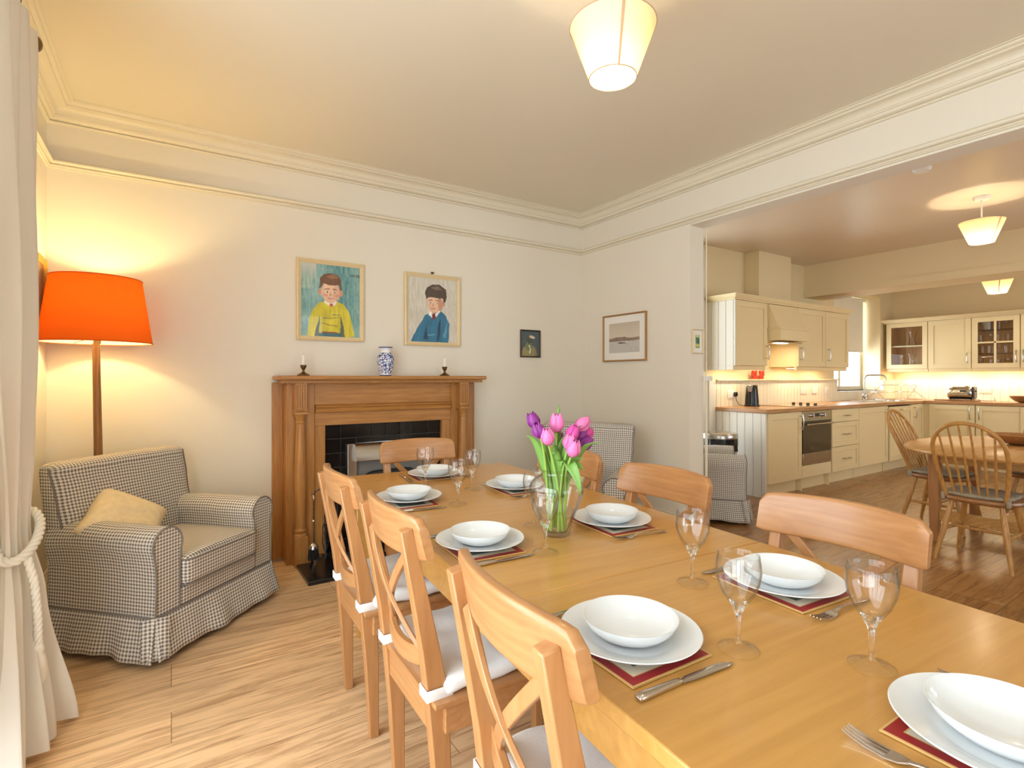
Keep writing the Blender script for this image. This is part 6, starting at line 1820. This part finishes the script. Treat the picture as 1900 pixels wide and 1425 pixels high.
m = MB(); m.box(-0.40, 0.40, -0.012, 0.012, 0.16, 0.24); m.box(-0.43, -0.41, -0.33, 0.33, 0.16, 0.24); m.box(0.41, 0.43, -0.33, 0.33, 0.16, 0.24); m.build('stretcher', 'ktable', kt, bevel=0.003)
wbowl('wooden_bowl', (5.42, 1.20, TK + 0.0005), 0.19, 0.075, 1.15, 'wide shallow wooden bowl on the oval kitchen table')


def hoop_chair():
    t = thing('hoop_back_chair', (0, 0, 0), 0, 'x', 'chair', 'hoop-back kitchen chairs around the oval table')
    m = MB(); rows = []
    P = []
    for k in range(48):
        a = 2 * PI * k / 48; rx = 0.205; ry = 0.215 * (1 + 0.05 * math.cos(a))
        P.append((rx * math.copysign(abs(math.cos(a)) ** 0.75, math.cos(a)), ry * math.copysign(abs(math.sin(a)) ** 0.75, math.sin(a))))
    for s, z in ((0.88, 0.400), (0.97, 0.408), (1.0, 0.420), (0.98, 0.432), (0.90, 0.436)): rows.append([(x * s, y * s, z) for x, y in P])
    vs = m.quadgrid(rows, closed_u=True); m.b.faces.new(list(reversed(vs[0]))); m.b.faces.new(vs[-1]); m.build('seat', 'bowlw', t, smooth=40)
    feet = {}
    for sx, sy in ((-1, -1), (-1, 1), (1, -1), (1, 1)):
        top = Vector((sx * 0.125, sy * 0.125, 0.405)); bot = Vector((sx * 0.215, sy * 0.195, 0.0)); feet[(sx, sy)] = (top, bot)
        m = MB(); m.tube([top.lerp(bot, u) for u in (0, 0.3, 0.5, 0.8, 1)], [0.013, 0.018, 0.018, 0.013, 0.010], 12); m.build('leg', 'windsor', t, smooth=50)
    def on(k, z):
        a, b_ = feet[k]; return a.lerp(b_, (0.405 - z) / 0.405)
    for sy in (-1, 1):
        a, b_ = on((-1, sy), 0.20), on((1, sy), 0.20); m = MB(); m.tube([a.lerp(b_, u) for u in (0, 0.5, 1)], [0.008, 0.013, 0.008], 10); m.build('stretcher', 'windsor', t, smooth=60)
    a = on((-1, -1), 0.20).lerp(on((1, -1), 0.20), 0.5); b_ = on((-1, 1), 0.20).lerp(on((1, 1), 0.20), 0.5); m = MB(); m.tube([a.lerp(b_, u) for u in (0, 0.5, 1)], [0.008, 0.012, 0.008], 10); m.build('stretcher', 'windsor', t, smooth=60)
    def X(z): return -0.150 - 0.30 * (z - 0.43) - 0.06 * ((z - 0.43) / 0.5) ** 2
    hoop = []
    for k in range(41):
        u = -1 + 2 * k / 40; a = abs(u)
        if a > 0.45:
            q = (1 - a) / 0.55; y = 0.150 + 0.037 * math.sin(PI / 2 * q); z = 0.430 + 0.32 * q
        else:
            th = (a / 0.45) * PI / 2; y = 0.187 * math.sin(th); z = 0.75 + 0.185 * math.cos(th)
        hoop.append((X(z), math.copysign(y, u), z))
    m = MB(); m.tube(hoop, [0.0125] * 41, 10, flat=1.0); m.build('back_hoop', 'windsor', t, smooth=60)
    for k in range(6):
        f = (k - 2.5) / 2.5; yb_, yt = f * 0.105, f * 0.142
        zt = 0.75 + 0.185 * math.sqrt(max(0, 1 - (yt / 0.187) ** 2)) - 0.004
        m = MB(); m.tube([(X(0.43) + 0.004, yb_, 0.43), (X(0.62) - 0.002, lerp(yb_, yt, .4), 0.62), (X(zt), yt, zt)], [0.0055, 0.0085, 0.0055], 8); m.build('spindle', 'windsor', t, smooth=60)
    m = MB(); m.rbox((0.005, 0, 0.449), (0.35, 0.36, 0.026), 0.012, 8, lambda P: Vector((P.x * (1 - 0.10 * (P.y / 0.18) ** 2), P.y * (1 - 0.10 * (P.x / 0.18) ** 2), P.z + 0.003 * math.sin(P.x * 60) * math.cos(P.y * 50)))); c_ = m.build('seat_pad', 'greyseat', t, smooth=70)
    m = MB()
    for s in (-1, 1): m.rbox((-0.155, s * 0.165, 0.428), (0.035, 0.022, 0.050), 0.006, 2)
    m.build('tie', 'greyseat', c_)
    return t
hc = hoop_chair(); hc.location = (4.55, 1.205, 0); hc['label'] = 'hoop-back kitchen chair in front of the oval table, nearest the camera'
dup(hc, (5.31, 1.67, 0), -PI / 2 - 0.04, 'hoop-back kitchen chair left of the oval table, seen edge-on')
dup(hc, (5.97, 1.20, 0), PI - 0.05, 'hoop-back kitchen chair beyond the oval table, only its seat showing at the right edge')
